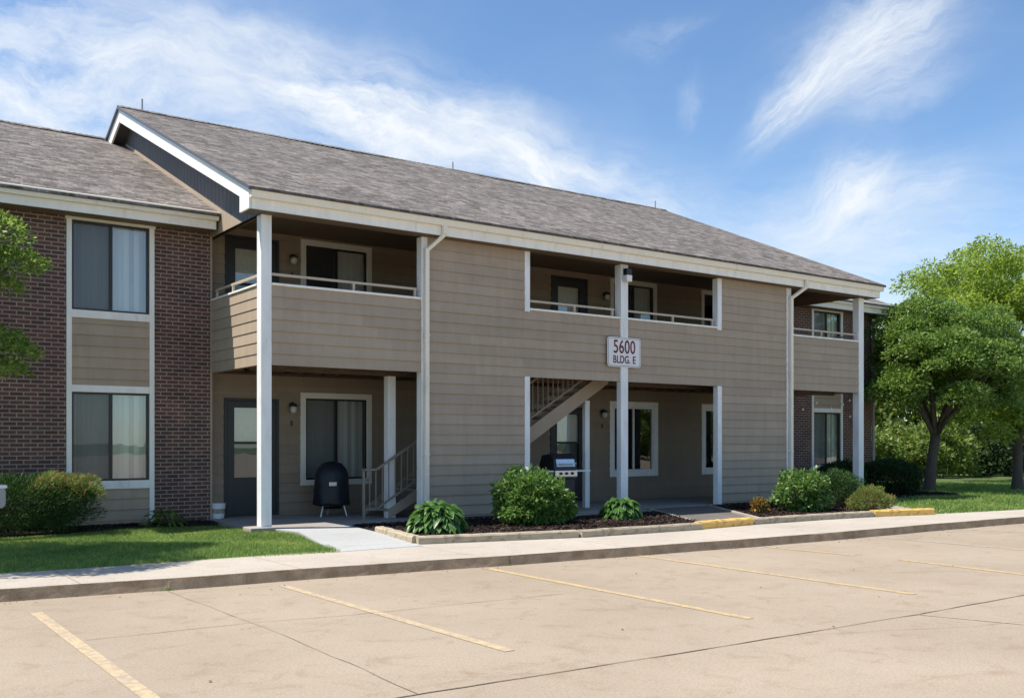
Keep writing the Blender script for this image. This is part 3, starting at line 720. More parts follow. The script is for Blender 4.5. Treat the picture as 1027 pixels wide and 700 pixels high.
# balcony rails above the cap
def brail(p,q,posts):
    mb=MB(); mb.obox(p,q,.04,.042)
    for a in posts: mb.box(a[0]-.022,a[0]+.022,a[1]-.022,a[1]+.022,4.11,p[2])
    mb.build('balcony_rail','tanrail',B,bevel=.003)
ZR=4.27
brail((6.40,YF+.05,ZR),(9.24,YF+.05,ZR),[(7.95,YF+.05),(9.2,YF+.05)])
brail((6.30,15.97,ZR),(6.30,18.2,ZR),[(6.30,17.3),(6.30,18.15)])
brail((11.79,YF+.05,ZR),(14.1,YF+.05,ZR),[(13.0,YF+.05),(14.05,YF+.05)])
brail((14.42,YF+.05,ZR),(17.18,YF+.05,ZR),[(15.85,YF+.05),(17.13,YF+.05)])
brail((19.87,YF+.05,ZR),(22.63,YF+.05,ZR),[(21.15,YF+.05),(22.55,YF+.05)])
brail((22.77,15.97,ZR),(22.77,18.2,ZR),[(22.77,17.1)])
# downspouts
def downspout(x,ztop,zbot,gx,gy,wall_y,mat='gutter'):
    w,d=.085,.065
    mb=MB(); yw=wall_y-.06
    mb.box(gx-w/2,gx+w/2,gy-d/2,gy+d/2,ztop-.16,ztop+.02)
    mb.obox((gx,gy,ztop-.16),(x+.02,yw,ztop-.42),d,w,up=(0,1,0)); 
    mb.box(x-w/2,x+w/2,yw-d/2,yw+d/2,zbot,ztop-.40)
    for z in (1.2,3.4): mb.box(x-w/2-.012,x+w/2+.012,yw-d/2-.004,yw+d/2+.03,z,z+.03)
    mb.obox((x,yw,zbot+.03),(x,yw-.22,zbot-.04),w,d,up=(1,0,0))
    mb.build('downspout',mat,B,bevel=.006)
downspout(9.375,5.42,.10,9.60,15.44,YF-.03); downspout(19.80,5.42,.10,20.05,15.44,YF-.03)
downspout(26.86,5.50,.10,27.0,17.75,YW+.02,'greybox')
downspout(5.9-3.75,5.50,.10,2.1,17.75,YW)
# vent pipes on the roof
for px,h in ((6.45,.33),(15.0,.28),(22.9,.30),(19.0,.02)):
    if h>.1: MB().tube([(px,RY+.15,RZ-.12),(px,RY+.15,RZ+h)],.02,8).lathe([(.09,RZ-.08),(.05,RZ+.05),(.03,RZ+.07)],px,RY+.15,10).build('vent_pipe','greybox',B)
# --- staircase (near stringer, treads, railings) with a short mid landing
ST=MB().prism([(8.86+.25,.0),(9.05,.0),(9.05,.12),(9.35,.30),(9.35+.0,.30)],'y',16.5,16.53)
def nose(k):   # riser k=1..17 -> x of nosing, z
    x=9.05+.30*(k-1)+(.7 if k>7 else 0); return x,.181*k
st=MB()
p0=nose(1);p7=nose(7);p8=nose(8);p17=nose(17)
def strg(y):
    s=MB()
    a=.30*S
    for (xa,za),(xb,zb) in ((p0,p7),(p8,(p17[0],p17[1]))):
        s.prism([(xa,max(0,za-.36)),(xb,zb-.33),(xb,zb-.01),(xa,za-.01)],'y',y,y+.04)
    s.prism([(p7[0],p7[1]-.33),(p8[0],p7[1]-.20),(p8[0],p7[1]+.0),(p7[0],p7[1]-.01)],'y',y,y+.04)
    return s
SC=strg(16.54).build('staircase','siding',B)
strg(17.54).build('stringer','siding',SC)
for k in range(1,17):
    x,z=nose(k); w=.32 if k!=7 else 1.02
    MB().box(x-.02,x+w-.02,16.582,17.538,z-.05,z).build('tread','tread',SC)
def stair_rail(y,left_newel=True):
    r=MB(); b=.19; t=.93
    zl=lambda x:(.181+(x-9.05)*.6033) if x<10.85 else ((1.267) if x<11.85 else .181*8+(x-11.85)*.6033)
    # lower run
    def run(xa,xb,zoffa):
        r.obox((xa,y,zl(xa)+b),(xb,y,zl(xb)+b),.03,.035); r.obox((xa,y,zl(xa)+t),(xb,y,zl(xb)+t),.04,.04)
        x=xa+.13
        while x<xb-.05:
            r.box(x-.009,x+.009,y-.009,y+.009,zl(x)+b,zl(x)+t); x+=.135
        r.box(xb-.02,xb+.02,y-.02,y+.02,zl(xb)-.1,zl(xb)+t)
    run(8.70+.05,10.83,0); run(11.88,14.3,0)
    r.obox((10.83,y,1.27+b),(11.88,y,1.45+b),.03,.035); r.obox((10.83,y,1.27+t-.02),(11.88,y,1.45+t),.04,.04)
    z0,z1=zl(8.75)+b,zl(8.75)+t
    r.obox((8.46,y,z1),(8.76,y,z1),.04,.04); r.obox((8.46,y,z0),(8.76,y,z0),.03,.035)
    r.box(8.465,8.505,y-.02,y+.02,.0,z1); 
    r.box(8.60,8.618,y-.009,y+.009,z0,z1); r.box(8.73,8.748,y-.009,y+.009,z0,z1)
    r.box(8.55,8.58,y-.012,y+.012,z1-.2,z1); r.box(8.48,8.58,y-.012,y+.012,z1-.21,z1-.18)
    return r
stair_rail(16.5).build('stair_railing','rail',SC)
# guard rail of the stair opening upstairs
g=MB(); g.box(10.6,14.4,17.6,17.64,4.0,4.05).box(10.6,14.4,16.42,16.46,4.0,4.05)
x=10.6
while x<14.4: g.box(x,x+.02,17.61,17.63,3.05,4.0); g.box(x,x+.02,16.43,16.45,3.05,4.0); x+=.14
g.build('stair_guard_rail','rail',B)
# ------------------------------------------------------------------ wall lamps, flood light, sign
def lamp(x,z,label,Y=YB):
    o=empty('wall_lamp',(x,Y-.02,z),label,'wall lamp','wall lamps beside the apartment doors')
    MB().lathe([(.055,0),(.06,.01),(.04,.02)],0,0,14).build('back_plate','bronze',o).rotation_euler=(R(90),0,0)
    MB().tube([(0,-.01,.03),(0,-.08,.06),(0,-.10,.03)],.012,8).lathe([(.02,.045),(.075,.02),(.08,-.01),(.075,-.02)],0,-.10,16).build('lamp_hood','bronze',o,smooth=True)
    MB().lathe([(.062,-.02),(.072,-.07),(.06,-.13),(.03,-.155)],0,-.10,16).build('lamp_globe','glassgrey',o,smooth=True)
    MB().box(-.02,.02,-.012,.0,-.40,-.30).build('unit_plaque','bronze',o)
lamp(7.93,2.17,'bronze wall lamp beside the covered kettle grill window, ground floor')
lamp(16.09,2.19,'bronze wall lamp beside the white framed ground floor window')
lamp(7.94,5.12,'dark wall lamp on the left corner balcony')
lamp(16.17,5.10,'dark wall lamp on the middle balcony')
o=empty('flood_light',(14.31,YF-.06,4.98),'small black and white flood light high on the white sign post','flood light')
MB().box(-.06,.06,-.03,0,.0,.22).build('mounting_box','postwhite',o,bevel=.005)
MB().box(-.075,.075,-.15,-.03,.02,.16).build('light_housing','black',o,bevel=.01)
MB().prism([(-.155,-.12),(-.03,-.12),(-.03,.018),(-.16,.018)],'x',-.075,.075).build('light_lens','bulb',o,bevel=.01)
def rrect(x0,x1,z0,z1,r,n=6):
    p=[]
    for cx,cz,a in ((x1-r,z0+r,-90),(x1-r,z1-r,0),(x0+r,z1-r,90),(x0+r,z0+r,180)):
        for i in range(n+1): t=R(a+90*i/n); p.append((cx+r*math.cos(t),cz+r*math.sin(t)))
    return p
sg=empty('building_sign',(14.275,YF-.075,3.36),'white rounded building number sign with maroon lettering on the centre post','sign')
MB().prism(rrect(-.475,.475,-.315,.315,.07),'y',-.012,0).build('sign_panel','signwhite',sg)
ob=rrect(-.455,.455,-.295,.295,.055); ib=rrect(-.447,.447,-.287,.287,.05); n=len(ob)
MB().add([(x,-.0145,z) for x,z in ob]+[(x,-.0145,z) for x,z in ib],[(i,(i+1)%n,n+(i+1)%n,n+i) for i in range(n)]).build('sign_border','maroon',sg)
def text(s,size,x,z,sx,parent,name,y=-.016,sp=1.0):
    cu=bpy.data.curves.new(name,'FONT'); cu.body=s; cu.size=size; cu.align_x='CENTER'; cu.align_y='CENTER'; cu.extrude=.0015; cu.offset=.0035; cu.space_character=sp
    t=bpy.data.objects.new(name,cu); C.objects.link(t); bpy.context.view_layer.update()
    me=bpy.data.meshes.new_from_object(t.evaluated_get(bpy.context.evaluated_depsgraph_get())); bpy.data.objects.remove(t)
    for v in me.vertices: v.co=Vector((v.co.x*sx,-v.co.z,v.co.y))
    me.materials.clear(); q=link(name,me,'maroon',parent); q.location=(x,y,z); return q
text('5600',.40,0,.10,.78,sg,'number_lettering',sp=1.03); text('BLDG. E',.225,0,-.165,.78,sg,'text_lettering',sp=1.05)
# ------------------------------------------------------------------ grills, bucket, box
o=empty('covered_grill',(8.42,17.72,0),'kettle grill under a black vinyl cover with three metal legs on the patio','grill')
prof=[(.345,.22),(.35,.27),(.335,.50),(.325,.70),(.315,.82),(.27,.94),(.19,1.03),(.08,1.065),(.01,1.07)]
mb=MB().lathe(prof,0,0,40)
vv=[]
for (x,y,z) in mb.v:
    a=math.atan2(y,x); k=1+.035*math.sin(a*7+z*3)*(1-(z-.3)/.9)+.02*math.sin(a*13+z*9); vv.append((x*k,y*k,z+.012*math.sin(a*5)*(z<.4)))
mb.v=vv; mb.build('cover','cover',o,smooth=True)
for a in (200,320,80):
    ca,sa=math.cos(R(a)),math.sin(R(a)); MB().tube([(.17*ca,.17*sa,.45),(.30*ca,.30*sa,.0)],.013,8).build('leg','chrome',o)
MB().box(-.21,-.05,-.338,-.318,.60,.68).build('badge','chrome',o,bevel=.01)
MB().lathe([(.20,.15),(.21,.17),(.20,.18)],0,0,20).build('ash_tray','black',o)
o=empty('gas_grill',(12.78,16.12,-.03),'black and steel gas grill with side shelves behind the round shrub','grill')
MB().prism([(-.27,.90),(.22,.90),(.24,1.02),(.16,1.20),(-.12,1.24),(-.25,1.12)],'x',-.30,.30).build('lid','black',o,bevel=.015)
MB().prism([(-.285,.97),(-.25,1.12),(-.135,1.225),(-.12,1.215),(-.24,1.10),(-.27,.97)],'x',-.24,.24).build('lid_front','steel',o,bevel=.003)
MB().tube([(-.22,-.34,1.03),(.22,-.34,1.03)],.013,8).build('lid_handle','chrome',o)
MB().prism([(-.30,.76),(-.24,.72),(.22,.72),(.22,.895),(-.30,.895)],'x',-.29,.29).build('control_panel','steel',o,bevel=.01)
for k in (-.15,0,.15): 
    q=MB().lathe([(.028,0),(.026,.03),(.02,.032)],0,0,14).build('knob','black',o); q.rotation_euler=(R(90),0,0); q.location=(k,-.30,.83)
for s in (-1,1):
    MB().box(s*.30 if s>0 else -.68,.68 if s>0 else -.30,-.26,.20,.86,.89).build('side_shelf','signwhite',o,bevel=.008)
MB().box(-.29,.29,-.22,.20,.12,.71).build('cart','black',o,bevel=.01)
for s in (-1,1):
    for t in (-1,1): q=MB().lathe([(.05,-.02),(.05,.02)],0,0,14).build('wheel','black',o); q.rotation_euler=(0,R(90),0); q.location=(s*.25,t*.18-.01,.055)
o=empty('flower_pot',(6.37,18.36,0.004),'small banded cream bucket at the foot of the brick corner','bucket')
MB().lathe([(.115,0),(.125,.02),(.135,.10)],0,0,20).build('pot_base','signwhite',o,smooth=False)
MB().lathe([(.136,.10),(.145,.19)],0,0,20).build('painted_band','timber',o)
MB().lathe([(.146,.19),(.152,.26),(.157,.26),(.157,.285),(.14,.285),(.138,.27)],0,0,20).build('rim','signwhite',o)
q=empty('pale_box',(1.70,14.1,0),'pale grey rounded box at the left frame edge before the dark juniper','utility box')  # pale object of unknown identity, built as a rounded box
MB().prism(rrect(-.42,.42,.60,.88,.07),'y',-.12,.12).build('enclosure','greybox',q,bevel=.015)
MB().prism(rrect(-.435,.435,.855,.90,.02),'y',-.135,.135).build('lid','signwhite',q,bevel=.01)
MB().box(-.3,-.22,-.04,.04,-.07,.61).build('post','greybox',q)
# string of small ornaments by the right balcony opening
sl=empty('light_string',(19.9,YF+.22,2.6),'string of small white lights hung in the right ground floor opening','string lights')
pts=[(0,0,.02),(.35,0,-.22),(.75,0,-.30),(1.3,0,-.12),(1.9,0,-.25),(2.4,0,-.14),(2.68,0,-.02),(2.70,0,-.45)]
MB().tube(pts,.004,5).build('cord','drip',sl)
for p in pts[1:]: 
    MB().lathe([(.008,.0),(.022,-.03),(.018,-.05),(.004,-.06)],p[0],p[1],8).build('bulb','bulb',sl).location=(0,0,p[2])
# ------------------------------------------------------------------ foliage
def unit(n):
    v=rng.normal(size=(n,3)); return v/np.linalg.norm(v,axis=1,keepdims=True)
def leaves(P,N,size,aspect=.55,droop=.0,jit=.8,fold=.25):
    """rhombic folded leaves (2 triangles sharing an edge as one island)"""
    n=len(P); d=N+jit*rng.normal(size=(n,3)); d[:,2]-=droop; d/=np.linalg.norm(d,axis=1,keepdims=True)
    r=rng.normal(size=(n,3)); s=np.cross(d,r); s/=np.linalg.norm(s,axis=1,keepdims=True); u=np.cross(s,d)
    L_=size*rng.uniform(.6,1.25,size=(n,1)); W=L_*aspect/2
    base=P; tip=P+d*L_; mid=P+d*L_*.45
    V=np.stack([base,mid-s*W+u*W*fold,tip,mid+s*W+u*W*fold],axis=1).reshape(-1,3)
    i=np.arange(n)[:,None]*4
    F=np.concatenate([i+np.array([[0,1,2]]),i+np.array([[0,2,3]])],axis=0)
    return V,F
def crown_points(clumps,n,shell=(.55,1.0)):
    c=np.array([k[0] for k in clumps]); r=np.array([k[1] for k in clumps]); w=(r[:,0]*r[:,1]); w=w/w.sum()
    idx=rng.choice(len(clumps),size=n,p=w); d=unit(n); d[:,2]=np.where(d[:,2]<-.35,-d[:,2],d[:,2])
    rad=rng.uniform(shell[0],shell[1],size=(n,1))**.6
    P=c[idx]+d*r[idx]*rad; return P,d
def clump_field(center,radii,n,cr,flat=.7,top_only=False,seed=1,inner=.5):
    r=np.random.default_rng(seed); out=[]
    for i in range(n):
        d=r.normal(size=3); d/=np.linalg.norm(d)
        if d[2]<-.55: d[2]=abs(d[2])*.4
        k=r.uniform(inner,1.0)**.5 if r.random()<.8 else r.uniform(.2,.7)
        p=np.array(center)+d*np.array(radii)*k*r.uniform(.88,1.06); q=cr*r.uniform(.6,1.35)
        out.append((p,np.array([q,q,q*flat])))
    return out
def limbs(base,top,r0,clumps,nl,seed=3,lean=(0,0),fork=.45):
    r=random.Random(seed); mb=MB(); b=Vector(base); t=Vector(top); f=b.lerp(t,fork)+Vector((lean[0],lean[1],0))
    mb.tube([b+Vector((0,0,-.1)),b+Vector((0,0,.05)),b.lerp(f,.15),b.lerp(f,.5)+Vector((r.uniform(-.05,.05),r.uniform(-.05,.05),0)),f],[r0*1.7,r0*1.35,r0*1.05,r0*.9,r0*.85],12)
    for i in range(nl):
        c=clumps[(i*7)%len(clumps)][0]; c=Vector(c); m=f.lerp(c,.45)+Vector((r.uniform(-.2,.2),r.uniform(-.2,.2),r.uniform(.0,.3)))
        rr=r0*r.uniform(.35,.6); mb.tube([f-Vector((0,0,.1)),f.lerp(m,.5)+Vector((0,0,.08)),m,m.lerp(c,.6),c],[rr,rr*.8,rr*.6,rr*.35,rr*.12],7)
        for j in range(2):
            e=Vector(clumps[(i*7+j+1)%len(clumps)][0])
            if (e-m).length<2.5: mb.tube([m,m.lerp(e,.5)+Vector((0,0,.1)),e],[rr*.5,rr*.3,rr*.08],5)
    return mb
def tree(loc,crown,nleaf,size,mat,label,cat='tree',group=None,r0=.15,top=3.2,nl=9,droop=.0,aspect=.55,seed=3,shell=(.45,1.0),lean=(0,0),name='tree',fork=.45,jit=.8,trunk=True):
    o=empty(name,loc,label,cat,group)
    P,N=crown_points(crown,nleaf,shell); V,F=leaves(P,N,size,aspect,droop,jit); np_obj('crown',V,F,mat,o)
    if trunk: limbs((0,0,0),(0,0,top),r0,crown,nl,seed,lean,fork).build('trunk','bark',o,smooth=True)
    return o
# ornamental tree, right of the building (local coords)
c1=clump_field((.30,-.1,3.58),(2.55,2.4,2.2),125,.62,.62,seed=11)
c1=[c for c in c1 if c[0][2]>1.55]
tree((27.9,17.0,-.07),c1,88000,.105,'leafA','broad dark green ornamental tree with forked trunk on the lawn by the building',r0=.17,top=3.6,nl=11,seed=5,name='ornamental_tree',fork=.48,lean=(.18,-.12))
# pale feathery tree behind, to the right
c2=clump_field((3.8,2.7,5.45),(3.3,3.4,3.25),115,.72,.75,seed=21,inner=.4)+clump_field((.8,.4,2.1),(2.6,2.2,.9),26,.5,.8,seed=22)+clump_field((-.4,-.7,1.9),(1.9,1.2,.6),22,.4,.9,seed=23)+clump_field((-1.0,3.6,4.3),(1.7,1.7,1.5),24,.55,.8,seed=29)
tree((30.75,15.75,-.07),c2,68000,.15,'leafB','tall pale green tree with drooping leaves behind the darker ornamental tree',r0=.15,top=4.8,nl=14,droop=.7,aspect=.4,seed=9,name='pale_tree',shell=(.3,1.05),fork=.5)
# corner tree at the left edge of the picture
cl=[(np.array(p),np.array(r)) for p,r in [
 ((.05,.0,4.30),(.55,.62,.36)),((-.25,.2,4.60),(.5,.6,.36)),((.15,-.2,3.90),(.55,.5,.26)),((.35,.0,3.98),(.50,.4,.20)),((.10,-.1,3.62),(.42,.4,.16)),((-.3,0,4.0),(.6,.6,.5)),
 ((.10,.1,2.85),(.50,.5,.28)),((.28,-.1,2.72),(.45,.4,.20)),((.15,-.1,2.48),(.42,.42,.18)),((-.45,0,2.7),(.6,.6,.4))]]
cl+=[(p,r) for p,r in clump_field((-1.85,-.35,3.9),(1.6,2.15,1.35),72,.55,.7,seed=31) if 2.05+p[0]+r[0]*.9<.1466*(15.2+p[1])-.05]
tree((2.05,15.2,-.06),cl,60000,.08,'leafL','light green leafy tree reaching in from the left before the brick wall',r0=.12,top=3.4,nl=8,seed=4,name='corner_tree',shell=(.4,1.0),lean=(-1.2,0),fork=.5,trunk=False)
ct=[o for o in bpy.data.objects if o.name.startswith('corner_tree')][0]
tr=limbs((-1.5,.2,0),(-1.5,.2,3.0),.12,cl,12,4,(0,0),.6).build('trunk','bark',ct,smooth=True)
# background greenery far right
def lump(d,seed,amp,fmin=3,fmax=8,n=14):
    r=np.random.default_rng(seed); k=unit(n)*r.uniform(fmin,fmax,size=(n,1)); ph=r.uniform(0,6.28,n)
    return 1+amp*np.cos(d@k.T+ph).sum(1)/math.sqrt(n)
def blobbush(loc,rad,h,n,size,mat,label,name='shrub',cat='shrub',group=None,seed=1,amp=.12,droop=.1,aspect=.6,jit=.8,zc=.42,stem=True,shell=.62,up=.15,fr=(3,8)):
    o=empty(name,loc,label,cat,group)
    d=unit(int(n*1.3)); d=d[d[:,2]>-.75][:n]; m=len(d)
    e=np.sign(d)*np.abs(d)**.85; e/=np.linalg.norm(e,axis=1,keepdims=True)
    f=lump(e,seed,amp*1.25,*fr)*lump(e,seed+500,amp*.7,11,20,24)*(1-(1-shell)*rng.random(m)**1.4)*np.where(rng.random(m)<.03,rng.uniform(1.0,1.14,m),1.0)
    zr=np.where(e[:,2]>0,h*(1-zc),h*zc*1.15)
    P=np.stack([e[:,0]*rad[0]*f,e[:,1]*rad[1]*f,h*zc+e[:,2]*zr*f],1); P[:,2]=np.maximum(P[:,2],.015)
    V,F=leaves(P,e+np.array([0,0,up]),size,aspect,droop,jit); np_obj('foliage',V,F,mat,o)
    if stem:
        r=random.Random(seed); mb=MB()
        for i in range(7):
            a=r.uniform(0,6.28); k=r.uniform(.3,.7); q=(rad[0]*k*math.cos(a),rad[1]*k*math.sin(a),h*r.uniform(.6,.85))
            mb.tube([(q[0]*.15,q[1]*.15,-.02),(q[0]*.5,q[1]*.5,q[2]*.5),q],[.014*rad[0]*2,.01*rad[0]*2,.004],5)
        mb.build('stems','bark',o)
    return o
GB='background trees beyond the lawn'
bgs=[((40,31),(5.0,3.5),4.6,'bgleaf','bright yellow-green tree mass beyond the lawn close to the building end'),
 ((46.5,28.5),(4.2,3.5),5.2,'bgleaf','bright yellow-green tree seen behind the forked trunk'),
 ((53,27.5),(5,4),5.6,'bgdark','dark evergreen beyond the lawn, right of the forked trunk'),
 ((60,27),(5,4),6.4,'bgleaf','pale green far tree at the right frame edge'),
 ((50,41),(7,5),6.6,'bgdark','dark green tall tree farthest back beyond the lawn'),
 ((70,31),(8,6),8.2,'bgdark','dark far tree mostly outside the right frame edge'),((36,40),(6,5),5.6,'bgleaf','yellow-green far tree rising behind the building end')]
for i,(p,r_,h,mt,lb) in enumerate(bgs):
    blobbush((p[0],p[1],-.07),r_,h,17000,.30,mt,lb,'background_tree','tree',GB,seed=50+i,amp=.13,droop=.3,shell=.7,fr=(4,12))
for i,(p,r_,h,mt,lb) in enumerate([((35.2,24.5),(1.9,1.5),2.0,'bgleaf','low light green bush beside the building end beyond the dark yew'),((39.5,24.0),(2.3,1.6),2.3,'bgleaf','light green bush directly behind the forked trunk at ground level'),((44.3,23.0),(2.4,1.6),2.5,'bgdark','dark low bush between the two lawn trees'),((49.0,22.0),(2.6,1.7),2.6,'bgdark','dark low bush behind the pale tree trunk')]):
    blobbush((p[0],p[1],-.07),r_,h,8000,.20,mt,lb,'background_bush','bush','low bushes along the back of the lawn',seed=90+i,amp=.14,droop=.3,shell=.7,fr=(4,10))
# shrubs by the building
blobbush((2.58,17.30,-.05),(1.32,.75),.98,34000,.075,'juniper','spreading dark juniper under the left brick wing window','juniper','shrub',seed=70,amp=.07,droop=-.2,aspect=.16,jit=.6,zc=.5,up=.3,stem=False)
j=[o for o in bpy.data.objects if o.name=='juniper'][0]
cj=clump_field((.86,-.16,.70),(.52,.50,.22),34,.18,.7,seed=71); P,N=crown_points(cj,8000,(.7,1.08)); V,F=leaves(P,N+np.array([.5,0,.4]),.085,.18,-.1,.45)
q=np_obj('sunlit_tips',V,F,'junlight',j); q['label']='yellow-green and orange tips, coloured lighter for the sunlit side'  # sun on the right side of the bush put into lighter needles
blobbush((10.58,14.05,-.02),(.69,.58),.86,9500,.085,'leafShrub','large rounded green shrub in the mulch below the gas grill','shrub','shrub','leafy shrubs in the mulch beds',seed=80)
blobbush((17.2,13.35,-.02),(.62,.52),.86,8500,.085,'leafShrub2','rounded green shrub with yellowish leaves at its right side near the right downspout','shrub','shrub','leafy shrubs in the mulch beds',seed=81)
blobbush((18.8,13.70,-.02),(.62,.5),.80,12000,.07,'juniper','dark green juniper between the pale shrub and the right corner post','juniper','shrub',seed=82,aspect=.2,droop=-.2,jit=.6,up=.3)
blobbush((18.5,12.62,-.02),(.48,.42),.50,8000,.06,'junlight','low yellow-green juniper with orange tips next to the faded yellow stop','juniper','shrub',seed=83,aspect=.22,droop=-.2,jit=.6,up=.3)
blobbush((24.75,16.3,-.05),(.92,.85),1.02,22000,.08,'hedge','dark clipped round yew in front of the right brick end','yew','shrub','dark yews by the right brick end',seed=84,aspect=.25,droop=-.1,jit=.6,amp=.05)
blobbush((22.9,16.6,-.05),(.9,.6),1.0,14000,.08,'hedge','dark yew below the right wing window behind the corner post','yew','shrub','dark yews by the right brick end',seed=85,aspect=.25,droop=-.1,jit=.6,amp=.06)
blobbush((16.0,13.5,-.02),(.16,.15),.32,600,.07,'orangeleaf','small plant with orange and green leaves in the right mulch bed','flowering_plant','plant',seed=86,aspect=.55,stem=False)
# trees across the parking lot, seen only in the window glass
bt_=[o for o in bpy.data.objects if o.name.startswith('background_tree') and o.parent is None]
for i,(x,y) in enumerate([(48,-33),(60,-30),(74,-33),(90,-30),(106,-34)]):
    c=copy_tree(bt_[i%2]); c.location=(x,y,-.2); c.rotation_euler=(0,0,i*1.3); c['label']='leafy green tree on the far side of the parking lot behind the viewer'; c['group']='trees across the parking lot'
# hostas
def hosta(loc,r,h,n,label,mat='hosta',seed=1,wide=.62,name='hosta',ll=.175):
    rr=random.Random(seed); vs=[];fs=[]
    for i in range(n):
        a=rr.uniform(0,6.283); ph=math.asin(rr.uniform(.05,1.0)); k=rr.uniform(.72,1.0)
        cx=r*.80*math.cos(ph)*k; z0=h*(.12+.80*math.sin(ph)*k); l=ll*rr.uniform(.75,1.2); w=l*wide*.5; yaw=a+rr.gauss(0,.35); slope=rr.gauss(.15+.5*math.cos(ph)*0-.35*math.cos(ph),.3)+.25*math.sin(ph)
        bx,by=cx*math.cos(a),cx*math.sin(a); ca,sa=math.cos(yaw),math.sin(yaw); tilt=rr.gauss(0,.35); o0=len(vs)
        for t,ww in ((0,.08),(.2,.75),(.45,1.0),(.75,.68),(1,.02)):
            d=l*t; z=z0+slope*d-(1.1*t*t)*l*.55
            for s_ in (-1,0,1):
                y=s_*w*ww; zz=z+abs(s_)*.35*w*ww+s_*tilt*w*ww
                vs.append((bx+d*ca-y*sa,by+d*sa+y*ca,max(.012,zz)))
        for j in range(4):
            for q in range(2):
                b=o0+j*3+q; fs.append((b,b+1,b+4,b+3))
        b=len(vs); vs+=[(.02*ca,.02*sa,0),(bx,by,z0),(bx+.006*sa,by-.006*ca,z0),(.02*ca+.006,.02*sa,0)]; fs.append((b,b+1,b+2,b+3))
    o=empty(name,loc,label,'plant',None); np_obj('foliage',np.array(vs),np.array(fs),mat,o); return o
hosta((8.32,13.62,-.02),.46,.54,520,'broad-leaved hosta at the corner of the mulch bed beside the pale walkway',seed=2)
hosta((12.66,14.05,-.02),.36,.44,260,'smaller hosta below the white sign post',seed=3,wide=.5)
hosta((5.15,17.62,-.05),.42,.34,80,'small dark plant under the right side of the left brick wing window',seed=4,wide=.3,mat='leafA',name='ground_plant')
# grass blades
def inpoly(x,y,P):
    c=np.zeros(len(x),bool); j=len(P)-1
    for i in range(len(P)):
        xi,yi=P[i];xj,yj=P[j]
        c^=((yi>y)!=(yj>y))&(x<(xj-xi)*(y-yi)/(yj-yi+1e-12)+xi); j=i
    return c
def grass(poly,dens,h,w,label,exclude=()):
    P=np.array(poly); a=P.min(0);b=P.max(0); n=int((b-a).prod()*dens)
    x=rng.uniform(a[0],b[0],n); y=rng.uniform(a[1],b[1],n); k=inpoly(x,y,poly)
    for e in exclude: k&=~inpoly(x,y,e)
    x,y=x[k],y[k]; n=len(x); t=rng.uniform(0,6.28,n); hh=h*rng.uniform(.5,1.2,n)*(1+.35*np.sin(x*2.1+np.sin(y*1.7)*2)); ww=w*rng.uniform(.6,1.2,n)
    lx=rng.normal(size=n)*h*.55; ly=rng.normal(size=n)*h*.55; z0=-.067
    V=np.stack([np.stack([x-ww*np.cos(t),y-ww*np.sin(t),np.full(n,z0)],1),np.stack([x+ww*np.cos(t),y+ww*np.sin(t),np.full(n,z0)],1),np.stack([x+lx,y+ly,z0+hh],1)],1).reshape(-1,3)
    F=np.arange(3*n).reshape(-1,3); tag(np_obj('grass',V,F,'grass'),label,'grass',kind='stuff')
gl=[(-1,12.62),(1.8,12.5),(4.5,12.42),(5.6,12.3),(5.95,12.25),(6.2,13.2),(6.5,14.9),(6.42,15.66),(6.15,15.7),(6.12,17.5),(2.0,17.2),(-1,17.2)]
grass(gl,4200,.048,.0055,'mown green lawn in front of the left brick wing')
grass([(19.1,11.5),(22,11.15),(40,10.7),(40,20),(26.9,20),(26.9,15.2),(22.9,15.2),(21.6,15.6)],620,.075,.012,'mown green lawn beside the right end of the building')
# ------------------------------------------------------------------ light, sky, camera
sund=Vector((1,-.43,-1.895)).normalized()
sl_=bpy.data.lights.new('sun','SUN'); sl_.energy=4.5; sl_.angle=R(.53); sl_.color=(1,.955,.88)
so=bpy.data.objects.new('sun',sl_); C.objects.link(so); so.rotation_euler=sund.to_track_quat('-Z','Y').to_euler(); so.location=(-10,20,30)
W=bpy.data.worlds.new('World'); bpy.context.scene.world=W; W.use_nodes=True; nt=W.node_tree; bg=nt.nodes['Background']
sky=nd(nt,'ShaderNodeTexSky',sky_type='NISHITA'); sky.sun_disc=False; sky.sun_elevation=math.asin(-sund.z); sky.sun_rotation=math.atan2(-sund.x,-sund.y)
sky.air_density=1.0; sky.dust_density=.3; sky.ozone_density=3.0; sky.altitude=200
f_=990.;ph=math.atan((1888-513.5)/f_);SS,CC=math.sin(ph),math.cos(ph)
def azel(px,py):
    u=(px-513.5)/f_;v=(443-py)/f_; d=Vector((u*SS+CC,-u*CC+SS,v)).normalized(); return math.atan2(d.y,d.x),math.asin(d.z)
tc=nd(nt,'ShaderNodeTexCoord'); sp=nd(nt,'ShaderNodeSeparateXYZ'); L(nt,tc.outputs['Generated'],sp.inputs[0])
az=nd(nt,'ShaderNodeMath',operation='ARCTAN2'); L(nt,sp.outputs[1],az.inputs[0]); L(nt,sp.outputs[0],az.inputs[1])
el=nd(nt,'ShaderNodeMath',operation='ARCSINE'); L(nt,sp.outputs[2],el.inputs[0])
ae=nd(nt,'ShaderNodeCombineXYZ'); L(nt,az.outputs[0],ae.inputs[0]); L(nt,el.outputs[0],ae.inputs[1])
def math_(op,a,b=None):
    m=nd(nt,'ShaderNodeMath',operation=op)
    for i,v in enumerate((a,b)):
        if v is None: continue
        if hasattr(v,'node'): L(nt,v,m.inputs[i])
        else: m.inputs[i].default_value=v
    return m.outputs[0]
